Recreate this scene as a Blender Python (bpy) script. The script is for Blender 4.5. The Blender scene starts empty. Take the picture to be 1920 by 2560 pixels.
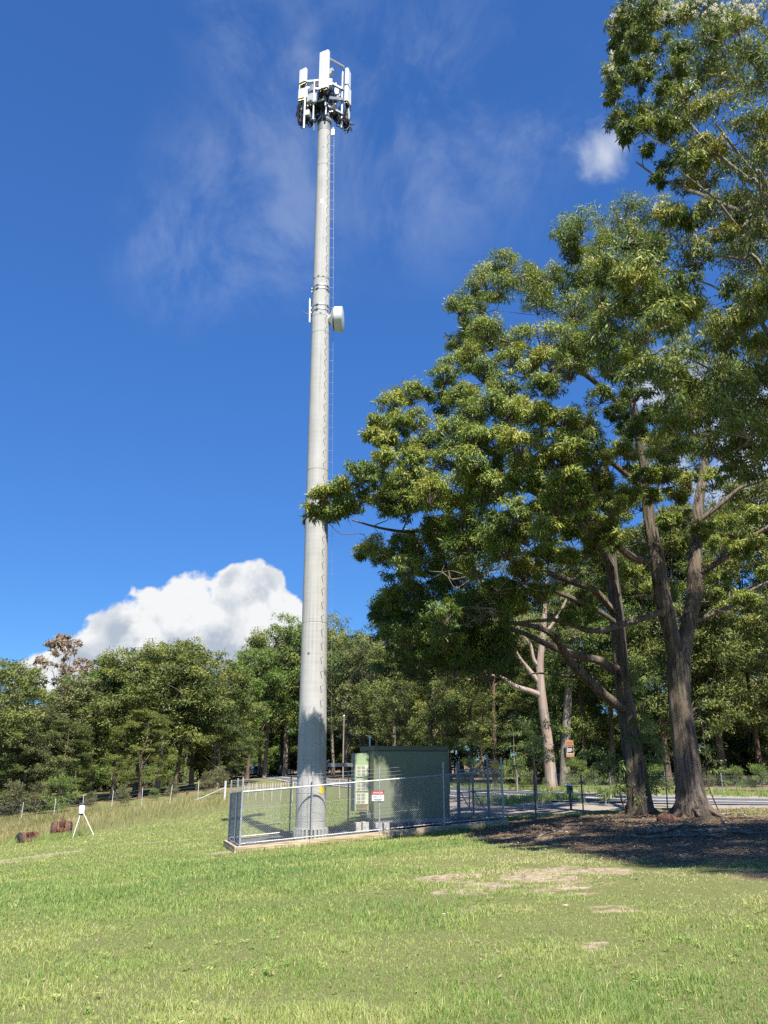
import bpy, math, random
import numpy as np
from mathutils import Vector, Matrix

rng = np.random.default_rng(11)
random.seed(5)
sc = bpy.context.scene
COL = sc.collection
R = math.radians

# ------------------------------------------------------------------ camera model (photo pixels are 1920 x 2560)
FPX = 1923.0
PITCH = R(17.9)
CP, SP = math.cos(PITCH), math.sin(PITCH)
EYE = 1.6


def at(u, v, Y):
    """world point seen at photo pixel (u, v) standing Y metres ahead of the photographer"""
    a = (u - 960.0) / FPX
    b = (1280.0 - v) / FPX
    k = CP - SP * b
    return np.array([a / k * Y, Y, EYE + (SP + CP * b) / k * Y])


# ------------------------------------------------------------------ terrain
ANCH = np.array([
    (0, 0, 0), (-8, 0, -.25), (8, 0, .1), (0, 10, -.22), (-12, 14, -1.05), (12, 15, .0), (0, 20, -.65), (7, 22, -.3),
    (-4.84, 28, -1.37), (4.43, 30.5, -.74), (-6.26, 32.6, -1.58), (3.2, 35.2, -.86), (0, 29.2, -1.03),
    (11.57, 31, -.40), (10.1, 33, -.47), (18, 33, -.32), (17.4, 38, -.40), (19, 41, -.42), (14.8, 43.5, -.43),
    (6.4, 56, -.50), (-3, 85, -.72), (-14, 125, -1.0), (-24, 155, -1.25), (-21.4, 55, -3.25), (-20, 52, -3.05),
    (-30, 75, -3.4), (-26, 75, -2.8), (-19.6, 75, -2.2), (-17, 75, -1.8), (-12, 65, -1.65), (0, 62, -.85),
    (-15.6, 37, -2.42), (-28, 42, -3.6), (30, 45, -.2), (40, 100, 0), (0, 160, -1.0), (-45, 100, -3.6),
    (-60, 160, -3.4), (60, 60, .1), (0, -20, .1), (-30, 10, -2.4), (26, 12, .3)], float)


def _tps(d2):
    return np.where(d2 > 1e-9, 0.5 * d2 * np.log(np.maximum(d2, 1e-9)), 0.0)


def _fit():
    n = len(ANCH)
    P = ANCH[:, :2] / 30.0
    d2 = ((P[:, None] - P[None]) ** 2).sum(-1)
    K = _tps(d2) + np.eye(n) * 0.004
    A = np.zeros((n + 3, n + 3))
    A[:n, :n] = K
    A[:n, n] = 1
    A[:n, n + 1:] = P
    A[n, :n] = 1
    A[n + 1:, :n] = P.T
    return P, np.linalg.solve(A, np.concatenate([ANCH[:, 2], np.zeros(3)]))


_P, _W = _fit()


def ground(x, y):
    x = np.atleast_1d(np.asarray(x, float))
    y = np.atleast_1d(np.asarray(y, float))
    shp = x.shape
    q = np.stack([np.clip(x.ravel(), -62, 62), np.clip(y.ravel(), -22, 165)], -1) / 30.0
    out = np.empty(len(q))
    n = len(_P)
    for i in range(0, len(q), 100000):
        qq = q[i:i + 100000]
        d2 = ((qq[:, None] - _P[None]) ** 2).sum(-1)
        out[i:i + 100000] = _tps(d2) @ _W[:n] + _W[n] + qq @ _W[n + 1:]
    return out.reshape(shp)


def gz(x, y):
    return float(ground([x], [y])[0])


def gp(u, v):
    """point of the terrain seen at photo pixel (u, v)"""
    lo, hi = 2.0, 200.0
    for Y in np.linspace(3, 200, 400):
        p = at(u, v, Y)
        if p[2] < gz(p[0], p[1]):
            hi = Y
            break
        lo = Y
    for _ in range(25):
        m = .5 * (lo + hi)
        p = at(u, v, m)
        if p[2] < gz(p[0], p[1]):
            hi = m
        else:
            lo = m
    return at(u, v, hi)


def onground(u, Y, k=1.06):
    """terrain point Y metres ahead on the bearing of pixel column u at eye level"""
    x = (u - 960.0) / FPX / k * Y
    return np.array([x, Y, gz(x, Y)])


# value noise in numpy
def vnoise(x, y, s=0):
    xi = np.floor(x).astype(np.int64)
    yi = np.floor(y).astype(np.int64)
    fx = x - xi
    fy = y - yi
    fx = fx * fx * (3 - 2 * fx)
    fy = fy * fy * (3 - 2 * fy)

    def h(a, b):
        n = (a * 374761393 + b * 668265263 + s * 974711) & 0x7fffffff
        n = ((n ^ (n >> 13)) * 1274126177) & 0x7fffffff
        return ((n ^ (n >> 16)) & 0xffff) / 65535.0
    return (h(xi, yi) * (1 - fx) + h(xi + 1, yi) * fx) * (1 - fy) + (h(xi, yi + 1) * (1 - fx) + h(xi + 1, yi + 1) * fx) * fy


def fbm(x, y, s=0, o=4):
    t, a, n = 0, .5, 0
    for k in range(o):
        t = t + a * vnoise(x * 2 ** k, y * 2 ** k, s + k)
        n += a
        a *= .5
    return t / n


def sstep(a, b, x):
    t = np.clip((x - a) / (b - a), 0, 1)
    return t * t * (3 - 2 * t)


# ------------------------------------------------------------------ objects, names, labels
def tag(o, label=None, cat=None, group=None, kind=None):
    if label:
        o['label'] = label
    if cat:
        o['category'] = cat
    if group:
        o['group'] = group
    if kind:
        o['kind'] = kind
    return o


def thing(name, label, cat, loc=(0, 0, 0), rz=0, group=None):
    o = bpy.data.objects.new(name, None)
    o.empty_display_size = .3
    COL.objects.link(o)
    o.location = [float(c) for c in loc]
    o.rotation_euler = (0, 0, rz)
    return tag(o, label, cat, group)


def dup(root, loc, rz, scale=None, label=None, group=None):
    r = root.copy()
    COL.objects.link(r)
    r.location = [float(c) for c in loc]
    r.rotation_euler = (0, 0, rz)
    if scale is not None:
        r.scale = scale if hasattr(scale, '__len__') else (scale,) * 3
    if label:
        r['label'] = label
    if group:
        r['group'] = group
    for ch in list(root.children):
        c = ch.copy()
        COL.objects.link(c)
        c.parent = r
        for g in list(ch.children):
            d = g.copy()
            COL.objects.link(d)
            d.parent = c
    return r


# ------------------------------------------------------------------ mesh builder
class MB:
    def __init__(self):
        self.v, self.f = [], []
        self.n = 0

    def add(self, vs, fs):
        self.v.append(np.asarray(vs, float))
        self.f += [tuple(i + self.n for i in f) for f in fs]
        self.n += len(vs)
        return self

    def box(self, c, s, rot=None, taper=1.0, bev=0.0):
        """box of size s centred at c; bev cuts the vertical edges"""
        x, y, z = [k / 2 for k in s]
        if bev > 0:
            b = bev
            ring = [(-x + b, -y), (x - b, -y), (x, -y + b), (x, y - b), (x - b, y), (-x + b, y), (-x, y - b), (-x, -y + b)]
        else:
            ring = [(-x, -y), (x, -y), (x, y), (-x, y)]
        m = len(ring)
        vs = [(a, b_, -z) for a, b_ in ring] + [(a * taper, b_ * taper, z) for a, b_ in ring]
        fs = [tuple(range(m - 1, -1, -1)), tuple(range(m, 2 * m))]
        fs += [(i, (i + 1) % m, m + (i + 1) % m, m + i) for i in range(m)]
        vs = np.array(vs)
        if rot is not None:
            vs = vs @ np.array(rot).T
        return self.add(vs + np.array(c), fs)

    def bar(self, p0, p1, w, h=None, up=(0, 0, 1)):
        """rectangular bar from p0 to p1"""
        p0, p1 = np.array(p0, float), np.array(p1, float)
        h = h or w
        d = p1 - p0
        L = np.linalg.norm(d)
        d = d / L
        upv = np.array(up, float)
        if abs(d @ upv) > .95:
            upv = np.array((0., 1., 0.))
        s = np.cross(upv, d)
        s /= np.linalg.norm(s)
        t = np.cross(d, s)
        vs = []
        for p in (p0, p1):
            for a, b in ((-1, -1), (1, -1), (1, 1), (-1, 1)):
                vs.append(p + s * a * w / 2 + t * b * h / 2)
        return self.add(vs, [(3, 2, 1, 0), (4, 5, 6, 7), (0, 1, 5, 4), (1, 2, 6, 5), (2, 3, 7, 6), (3, 0, 4, 7)])

    def tube(self, path, rad, n=8, cap=True, jit=None):
        path = np.asarray(path, float)
        m = len(path)
        rad = np.broadcast_to(np.asarray(rad, float), (m,))
        tan = np.gradient(path, axis=0)
        tan /= np.maximum(np.linalg.norm(tan, axis=1, keepdims=True), 1e-9)
        ref = np.array((0., 0., 1.)) if abs(tan[0, 2]) < .8 else np.array((0., -1., 0.))
        vs = []
        s = np.cross(ref, tan[0])
        s /= np.linalg.norm(s)
        ang = np.arange(n) * 2 * math.pi / n
        for i in range(m):
            s = s - tan[i] * (s @ tan[i])
            s /= max(np.linalg.norm(s), 1e-9)
            t = np.cross(tan[i], s)
            r = rad[i] * (np.ones(n) if jit is None else jit[i])
            vs.append(path[i] + (np.cos(ang) * r)[:, None] * s + (np.sin(ang) * r)[:, None] * t)
        vs = np.concatenate(vs)
        fs = []
        for i in range(m - 1):
            for j in range(n):
                k = (j + 1) % n
                fs.append((i * n + j, i * n + k, (i + 1) * n + k, (i + 1) * n + j))
        if cap:
            fs.append(tuple(range(n - 1, -1, -1)))
            fs.append(tuple(range((m - 1) * n, m * n)))
        return self.add(vs, fs)

    def lathe(self, prof, c=(0, 0, 0), n=24, rot=None, cap=True):
        """prof: (radius, height) rings about +Z"""
        ang = np.arange(n) * 2 * math.pi / n
        vs = np.concatenate([np.stack([np.cos(ang) * r, np.sin(ang) * r, np.full(n, h)], -1) for r, h in prof])
        fs = []
        for i in range(len(prof) - 1):
            for j in range(n):
                k = (j + 1) % n
                fs.append((i * n + j, i * n + k, (i + 1) * n + k, (i + 1) * n + j))
        if cap:
            fs.append(tuple(range(n - 1, -1, -1)))
            fs.append(tuple(range((len(prof) - 1) * n, len(prof) * n)))
        if rot is not None:
            vs = vs @ np.array(rot).T
        return self.add(vs + np.array(c), fs)

    def prism(self, poly, y0, y1, rot=None, c=(0, 0, 0)):
        """polygon in XZ extruded along Y"""
        m = len(poly)
        vs = np.array([(a, y0, b) for a, b in poly] + [(a, y1, b) for a, b in poly])
        fs = [tuple(range(m)), tuple(range(2 * m - 1, m - 1, -1))]
        fs += [((i + 1) % m, i, m + i, m + (i + 1) % m) for i in range(m)]
        if rot is not None:
            vs = vs @ np.array(rot).T
        return self.add(vs + np.array(c), fs)

    def build(self, name, mat, parent=None, smooth=False, loc=None, bevel=0):
        me = bpy.data.meshes.new(name)
        me.from_pydata(np.concatenate(self.v).tolist(), [], self.f)
        me.update()
        o = bpy.data.objects.new(name, me)
        COL.objects.link(o)
        me.materials.append(mat)
        if smooth:
            me.polygons.foreach_set('use_smooth', np.ones(len(me.polygons), bool))
            try:
                me.set_sharp_from_angle(angle=R(40))
            except Exception:
                pass
        if parent is not None:
            o.parent = parent
        if loc is not None:
            o.location = [float(k) for k in loc]
        if bevel:
            b = o.modifiers.new('bevel', 'BEVEL')
            b.width = bevel
            b.segments = 2
            b.limit_method = 'ANGLE'
        return o


def rotz(a):
    c, s = math.cos(a), math.sin(a)
    return np.array(((c, -s, 0), (s, c, 0), (0, 0, 1)))


def axis_rot(d):
    """matrix taking +Z to direction d"""
    d = np.array(d, float)
    d /= np.linalg.norm(d)
    ref = np.array((0., 0., 1.)) if abs(d[2]) < .9 else np.array((1., 0., 0.))
    x = np.cross(ref, d)
    x /= np.linalg.norm(x)
    y = np.cross(d, x)
    return np.stack([x, y, d], -1)


def fast_mesh(name, verts, loops, starts, totals, mat, attrs=None, parent=None, loc=None, smooth=False):
    me = bpy.data.meshes.new(name)
    me.vertices.add(len(verts))
    me.vertices.foreach_set('co', np.asarray(verts, np.float32).ravel())
    me.loops.add(len(loops))
    me.loops.foreach_set('vertex_index', np.asarray(loops, np.int32))
    me.polygons.add(len(starts))
    me.polygons.foreach_set('loop_start', np.asarray(starts, np.int32))
    try:
        me.polygons.foreach_set('loop_total', np.asarray(totals, np.int32))
    except Exception:
        pass
    for k, a in (attrs or {}).items():
        at_ = me.attributes.new(k, 'FLOAT', 'POINT')
        at_.data.foreach_set('value', np.asarray(a, np.float32))
    if smooth:
        me.polygons.foreach_set('use_smooth', np.ones(len(starts), bool))
    me.update(calc_edges=True)
    me.materials.append(mat)
    o = bpy.data.objects.new(name, me)
    COL.objects.link(o)
    if parent is not None:
        o.parent = parent
    if loc is not None:
        o.location = loc
    return o


def text_mesh(body, size, mat, parent, loc, rot, ext=.002):
    cu = bpy.data.curves.new('lettering', 'FONT')
    cu.body = body
    cu.size = size
    cu.extrude = ext
    cu.align_x = 'CENTER'
    cu.align_y = 'CENTER'
    o = bpy.data.objects.new('tmp', cu)
    COL.objects.link(o)
    bpy.context.view_layer.update()
    me = bpy.data.meshes.new_from_object(o.evaluated_get(bpy.context.evaluated_depsgraph_get()))
    bpy.data.objects.remove(o)
    me.materials.clear()
    me.materials.append(mat)
    t = bpy.data.objects.new('lettering', me)
    COL.objects.link(t)
    t.parent = parent
    t.location = [float(k) for k in loc]
    t.rotation_euler = rot
    return t


# ------------------------------------------------------------------ materials
def newmat(name):
    m = bpy.data.materials.new(name)
    m.use_nodes = True
    nt = m.node_tree
    return m, nt, nt.nodes['Principled BSDF'], nt.nodes, nt.links


def ramp(nt, stops):
    r = nt.nodes.new('ShaderNodeValToRGB')
    e = r.color_ramp.elements
    while len(e) < len(stops):
        e.new(.5)
    for k, (p, c) in enumerate(stops):
        e[k].position = p
        e[k].color = (*c, 1)
    return r


def mat_noise(name, c1, c2, scale=5, rough=.7, metal=0, bump=0, stretch=(1, 1, 1), detail=5, spec=.4, lo=.35, hi=.65, bump_scale=None):
    m, nt, b, N, L = newmat(name)
    tc = N.new('ShaderNodeTexCoord')
    mp = N.new('ShaderNodeMapping')
    mp.inputs['Scale'].default_value = stretch
    L.new(tc.outputs['Object'], mp.inputs['Vector'])
    nz = N.new('ShaderNodeTexNoise')
    nz.inputs['Scale'].default_value = scale
    nz.inputs['Detail'].default_value = detail
    L.new(mp.outputs[0], nz.inputs['Vector'])
    r = ramp(nt, [(lo, c1), (hi, c2)])
    L.new(nz.outputs['Fac'], r.inputs[0])
    L.new(r.outputs[0], b.inputs['Base Color'])
    b.inputs['Roughness'].default_value = rough
    b.inputs['Metallic'].default_value = metal
    b.inputs['Specular IOR Level'].default_value = spec
    if bump:
        bp = N.new('ShaderNodeBump')
        bp.inputs['Strength'].default_value = bump
        bp.inputs['Distance'].default_value = .03
        if bump_scale:
            n2 = N.new('ShaderNodeTexNoise')
            n2.inputs['Scale'].default_value = bump_scale
            n2.inputs['Detail'].default_value = 6
            L.new(mp.outputs[0], n2.inputs['Vector'])
            L.new(n2.outputs['Fac'], bp.inputs['Height'])
        else:
            L.new(nz.outputs['Fac'], bp.inputs['Height'])
        L.new(bp.outputs[0], b.inputs['Normal'])
    return m


def mat_flat(name, c, rough=.6, metal=0, spec=.4):
    d = tuple(k * .86 for k in c)
    return mat_noise(name, d, c, scale=9, rough=rough, metal=metal, spec=spec)


def mat_leaf(name, stops, trans=.35, rough=.42, spec=.45):
    m, nt, b, N, L = newmat(name)
    a = N.new('ShaderNodeAttribute')
    a.attribute_name = 'tint'
    r = ramp(nt, stops)
    L.new(a.outputs['Fac'], r.inputs[0])
    L.new(r.outputs[0], b.inputs['Base Color'])
    b.inputs['Roughness'].default_value = rough
    b.inputs['Specular IOR Level'].default_value = spec
    t = N.new('ShaderNodeBsdfTranslucent')
    hs = N.new('ShaderNodeHueSaturation')
    hs.inputs['Saturation'].default_value = 1.15
    hs.inputs['Value'].default_value = 1.5
    L.new(r.outputs[0], hs.inputs['Color'])
    L.new(hs.outputs[0], t.inputs['Color'])
    mx = N.new('ShaderNodeMixShader')
    mx.inputs[0].default_value = trans
    L.new(b.outputs[0], mx.inputs[1])
    L.new(t.outputs[0], mx.inputs[2])
    L.new(mx.outputs[0], N['Material Output'].inputs['Surface'])
    return m


def mat_bark(name, c1, c2, c3=None, fibre=1.0, scale=1.0):
    m, nt, b, N, L = newmat(name)
    tc = N.new('ShaderNodeTexCoord')
    mp = N.new('ShaderNodeMapping')
    mp.inputs['Scale'].default_value = (9 * scale, 9 * scale, .55 * scale)
    L.new(tc.outputs['Object'], mp.inputs['Vector'])
    n1 = N.new('ShaderNodeTexNoise')
    n1.inputs['Scale'].default_value = 2.2
    n1.inputs['Detail'].default_value = 7
    n1.inputs['Roughness'].default_value = .65
    L.new(mp.outputs[0], n1.inputs['Vector'])
    n2 = N.new('ShaderNodeTexNoise')
    n2.inputs['Scale'].default_value = 1.3
    n2.inputs['Detail'].default_value = 4
    L.new(tc.outputs['Object'], n2.inputs['Vector'])
    r1 = ramp(nt, [(.36, c1), (.62, c2)])
    L.new(n1.outputs['Fac'], r1.inputs[0])
    r2 = ramp(nt, [(.45, (0, 0, 0)), (.68, (1, 1, 1))])
    L.new(n2.outputs['Fac'], r2.inputs[0])
    mx = N.new('ShaderNodeMix')
    mx.data_type = 'RGBA'
    L.new(r2.outputs[0], mx.inputs[0])
    L.new(r1.outputs[0], mx.inputs[6])
    mx.inputs[7].default_value = (*(c3 or c2), 1)
    if not c3:
        mx.inputs[0].default_value = 0
    L.new(mx.outputs[2], b.inputs['Base Color'])
    b.inputs['Roughness'].default_value = .9
    b.inputs['Specular IOR Level'].default_value = .15
    bp = N.new('ShaderNodeBump')
    bp.inputs['Strength'].default_value = min(1, .9 * fibre)
    bp.inputs['Distance'].default_value = .05 * max(1, fibre * 1.2)
    L.new(n1.outputs['Fac'], bp.inputs['Height'])
    L.new(bp.outputs[0], b.inputs['Normal'])
    return m


M = {}
M['galv'] = mat_noise('galvanised_steel', (.30, .315, .33), (.46, .475, .49), scale=14, rough=.5, metal=.5)
M['galv_dull'] = mat_noise('weathered_galvanised', (.20, .21, .225), (.33, .34, .355), scale=10, rough=.5, metal=.5)
M['wire'] = mat_flat('fence_wire', (.40, .41, .40), rough=.4, metal=.5)
M['white_paint'] = mat_noise('white_paint', (.70, .71, .70), (.80, .80, .79), scale=6, rough=.45)
M['antenna'] = mat_noise('antenna_white', (.56, .57, .56), (.64, .645, .63), scale=2.5, rough=.4, stretch=(1, 1, .3))
M['radio'] = mat_noise('radio_grey', (.40, .41, .41), (.52, .53, .53), scale=5, rough=.45)
M['black_cable'] = mat_flat('black_cable', (.012, .013, .016), rough=.5)
M['brass'] = mat_flat('brass_connector', (.5, .36, .12), rough=.35, metal=.8)
M['dark_steel'] = mat_noise('dark_steel', (.09, .095, .10), (.16, .165, .17), scale=8, rough=.55, metal=.4)
M['collar'] = mat_noise('grey_collar', (.16, .165, .17), (.24, .245, .25), scale=6, rough=.6)
M['shelter'] = mat_noise('green_panel', (.140, .158, .094), (.155, .173, .103), scale=1.2, rough=.42, spec=.4)
M['shelter_roof'] = mat_noise('green_roof', (.098, .112, .064), (.110, .124, .072), scale=2, rough=.45)
M['aircon'] = mat_noise('pale_green_panel', (.24, .31, .17), (.29, .36, .21), scale=2.5, rough=.45)
M['grille'] = mat_noise('cream_grille', (.40, .42, .32), (.50, .51, .41), scale=6, rough=.5)
M['slot'] = mat_flat('dark_slot', (.02, .024, .02), rough=.8)
M['concrete_block'] = mat_noise('concrete_block', (.30, .28, .25), (.44, .42, .38), scale=7, rough=.9, bump=.3)
M['timber'] = mat_noise('pale_sleeper', (.26, .19, .115), (.50, .405, .28), scale=5, rough=.85, bump=.35, stretch=(.35, .35, 5))
M['pad'] = mat_noise('dark_gravel', (.035, .036, .04), (.16, .155, .15), scale=42, rough=.95, bump=.8, detail=4)
M['rust'] = mat_noise('rusted_red_paint', (.050, .020, .014), (.135, .054, .038), scale=7, rough=.85, bump=.15)
M['rust_dark'] = mat_noise('rusted_iron', (.05, .022, .014), (.20, .085, .045), scale=16, rough=.9, bump=.25)
M['rubber'] = mat_noise('rubber', (.014, .015, .017), (.035, .037, .040), scale=9, rough=.75)
M['bark_stringy'] = mat_bark('stringy_bark', (.025, .019, .015), (.225, .185, .142), (.145, .112, .082), fibre=1.8, scale=.55)
M['bark_dark'] = mat_bark('dark_bark', (.045, .032, .024), (.16, .12, .085), None, fibre=.8)
M['bark_grey'] = mat_bark('grey_bark', (.12, .10, .082), (.30, .26, .21), (.20, .165, .13), fibre=.6, scale=.6)
M['bark_pink'] = mat_bark('smooth_pink_bark', (.20, .155, .125), (.36, .295, .25), (.30, .20, .15), fibre=.18, scale=.4)
M['wood_dead'] = mat_noise('weathered_deadwood', (.085, .066, .048), (.24, .195, .145), scale=6, rough=.9, bump=.3, stretch=(1, 1, 1))
M['stone'] = mat_noise('red_brown_rock', (.10, .045, .028), (.21, .105, .065), scale=5, rough=.9, bump=.5)
M['sign_white'] = mat_flat('sign_white', (.72, .72, .70), rough=.4)
M['sign_red'] = mat_flat('sign_red', (.42, .025, .03), rough=.4)
M['sign_black'] = mat_flat('sign_black', (.015, .015, .017), rough=.4)
M['sign_yellow'] = mat_flat('sign_yellow', (.72, .50, .015), rough=.4)
M['post_grey'] = mat_noise('weathered_white_post', (.36, .35, .32), (.52, .51, .48), scale=5, rough=.7)
M['sign_orange'] = mat_flat('sign_orange', (.36, .115, .03), rough=.5)
M['sign_cream'] = mat_flat('sign_cream', (.46, .37, .24), rough=.5)
M['sign_pink'] = mat_flat('sign_pink', (.45, .14, .15), rough=.5)
M['green_plastic'] = mat_flat('green_plastic', (.012, .085, .060), rough=.4)
M['teal_pale'] = mat_flat('pale_teal', (.25, .50, .52), rough=.4)
M['glass_dark'] = mat_flat('dark_car_glass', (.02, .03, .04), rough=.05, spec=.9)
M['car_silver'] = mat_flat('silver_car_paint', (.58, .59, .60), rough=.25, metal=.3)
M['car_dark'] = mat_flat('charcoal_car_paint', (.025, .028, .036), rough=.2, spec=.7)
M['lamp_glass'] = mat_flat('car_lamp_glass', (.75, .75, .72), rough=.1)
M['lamp_red'] = mat_flat('red_tail_lamp', (.35, .02, .02), rough=.2)
M['plate'] = mat_flat('number_plate', (.7, .68, .5), rough=.4)

LEAF_STOPS = [(0, (0.042, 0.072, 0.020)), (.35, (0.095, 0.140, 0.029)), (.62, (0.182, 0.228, 0.043)), (.84, (0.285, 0.311, 0.065)), (.94, (0.364, 0.342, 0.091)), (1, (0.267, 0.140, 0.043))]
M['leaf_big'] = mat_leaf('gum_leaves', LEAF_STOPS, trans=.15, spec=.22, rough=.5)
M['leaf_near'] = mat_leaf('near_gum_leaves', [(0, (0.049, 0.078, 0.027)), (.35, (0.107, 0.150, 0.042)), (.62, (0.190, 0.231, 0.055)), (.84, (0.306, 0.312, 0.068)), (.94, (0.355, 0.299, 0.084)), (1, (0.344, 0.124, 0.042))], trans=.18, spec=.2, rough=.5)
M['leaf_far'] = mat_leaf('forest_leaves', [(0, (0.043, 0.063, 0.020)), (.4, (0.096, 0.123, 0.034)), (.7, (0.168, 0.191, 0.046)), (.92, (0.240, 0.238, 0.062)), (1, (0.264, 0.186, 0.080))], trans=.16, rough=.5, spec=.22)
M['leaf_grey'] = mat_leaf('grey_forest_leaves', [(0, (0.046, 0.058, 0.026)), (.4, (0.102, 0.116, 0.046)), (.7, (0.174, 0.180, 0.070)), (.92, (0.240, 0.226, 0.085)), (1, (0.264, 0.174, 0.080))], trans=.16, rough=.5, spec=.22)
M['leaf_dark'] = mat_leaf('dark_forest_leaves', [(0, (0.026, 0.042, 0.016)), (.4, (0.060, 0.086, 0.026)), (.7, (0.110, 0.139, 0.036)), (.92, (0.168, 0.180, 0.050)), (1, (0.204, 0.128, 0.050))], trans=.15, rough=.5, spec=.22)
M['leaf_bright'] = mat_leaf('bright_forest_leaves', [(0, (.050, .088, .022)), (.5, (.120, .180, .040)), (.9, (.20, .25, .065)), (1, (.23, .23, .08))], trans=.22, rough=.5, spec=.22)
M['leaf_sapling'] = mat_leaf('sapling_leaves', [(0, (.075, .120, .035)), (.5, (.17, .235, .065)), (.9, (.28, .33, .11)), (1, (.30, .27, .12))], trans=.40, rough=.4, spec=.45)  # lighter leaf colour stands in for sun on the shaded saplings
M['leaf_brown'] = mat_leaf('withered_leaves', [(0, (.13, .10, .065)), (.5, (.25, .185, .120)), (.85, (.36, .275, .190)), (1, (.14, .13, .06))], trans=.25, rough=.6)
M['leaf_shrub'] = mat_leaf('shrub_leaves', [(0, (.065, .076, .030)), (.5, (.125, .132, .052)), (.9, (.20, .185, .085)), (1, (.25, .19, .10))], trans=.32, rough=.6)
M['blossom'] = mat_leaf('cream_blossom', [(0, (.50, .46, .34)), (1, (.74, .70, .56))], trans=.3, rough=.7, spec=.2)
M['grass'] = mat_leaf('grass_blades', [(0, (0.089, 0.160, 0.053)), (.25, (0.151, 0.243, 0.068)), (.5, (0.254, 0.333, 0.089)), (.72, (0.347, 0.386, 0.121)), (.88, (0.423, 0.405, 0.180)), (1, (0.585, 0.512, 0.307))], trans=.30, rough=.55, spec=.3)
M['grass_dry'] = mat_leaf('dry_grass_blades', [(0, (.12, .15, .05)), (.4, (.215, .205, .082)), (1, (.40, .33, .165))], trans=.3, rough=.6, spec=.2)
M['litter'] = mat_leaf('leaf_litter', [(0, (.075, .050, .034)), (.45, (.21, .142, .092)), (.8, (.38, .28, .19)), (1, (.56, .47, .35))], trans=.1, rough=.7, spec=.25)


def concrete():
    m, nt, b, N, L = newmat('pale_concrete')
    tc = N.new('ShaderNodeTexCoord')
    n1 = N.new('ShaderNodeTexNoise')
    n1.inputs['Scale'].default_value = 1.1
    n1.inputs['Detail'].default_value = 8
    n1.inputs['Roughness'].default_value = .62
    L.new(tc.outputs['Object'], n1.inputs['Vector'])
    mp = N.new('ShaderNodeMapping')
    mp.inputs['Scale'].default_value = (7, 7, .12)
    L.new(tc.outputs['Object'], mp.inputs['Vector'])
    n2 = N.new('ShaderNodeTexNoise')
    n2.inputs['Scale'].default_value = 2
    n2.inputs['Detail'].default_value = 5
    L.new(mp.outputs[0], n2.inputs['Vector'])
    mp3 = N.new('ShaderNodeMapping')
    mp3.inputs['Scale'].default_value = (.3, .3, 6)
    L.new(tc.outputs['Object'], mp3.inputs['Vector'])
    n3 = N.new('ShaderNodeTexNoise')
    n3.inputs['Scale'].default_value = 1.6
    n3.inputs['Detail'].default_value = 4
    L.new(mp3.outputs[0], n3.inputs['Vector'])
    a1 = N.new('ShaderNodeMath')
    a1.operation = 'ADD'
    L.new(n1.outputs['Fac'], a1.inputs[0])
    L.new(n2.outputs['Fac'], a1.inputs[1])
    a2 = N.new('ShaderNodeMath')
    a2.operation = 'MULTIPLY_ADD'
    L.new(n3.outputs['Fac'], a2.inputs[0])
    a2.inputs[1].default_value = .5
    L.new(a1.outputs[0], a2.inputs[2])
    sc_ = N.new('ShaderNodeMath')
    sc_.operation = 'MULTIPLY'
    sc_.inputs[1].default_value = .4
    L.new(a2.outputs[0], sc_.inputs[0])
    r = ramp(nt, [(.34, (.27, .263, .242)), (.46, (.348, .342, .32)), (.60, (.40, .394, .37)), (.70, (.432, .427, .405))])
    L.new(sc_.outputs[0], r.inputs[0])
    L.new(r.outputs[0], b.inputs['Base Color'])
    b.inputs['Roughness'].default_value = .82
    b.inputs['Specular IOR Level'].default_value = .25
    bp = N.new('ShaderNodeBump')
    bp.inputs['Strength'].default_value = .25
    bp.inputs['Distance'].default_value = .02
    L.new(n1.outputs['Fac'], bp.inputs['Height'])
    L.new(bp.outputs[0], b.inputs['Normal'])
    return m


M['concrete'] = concrete()


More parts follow.
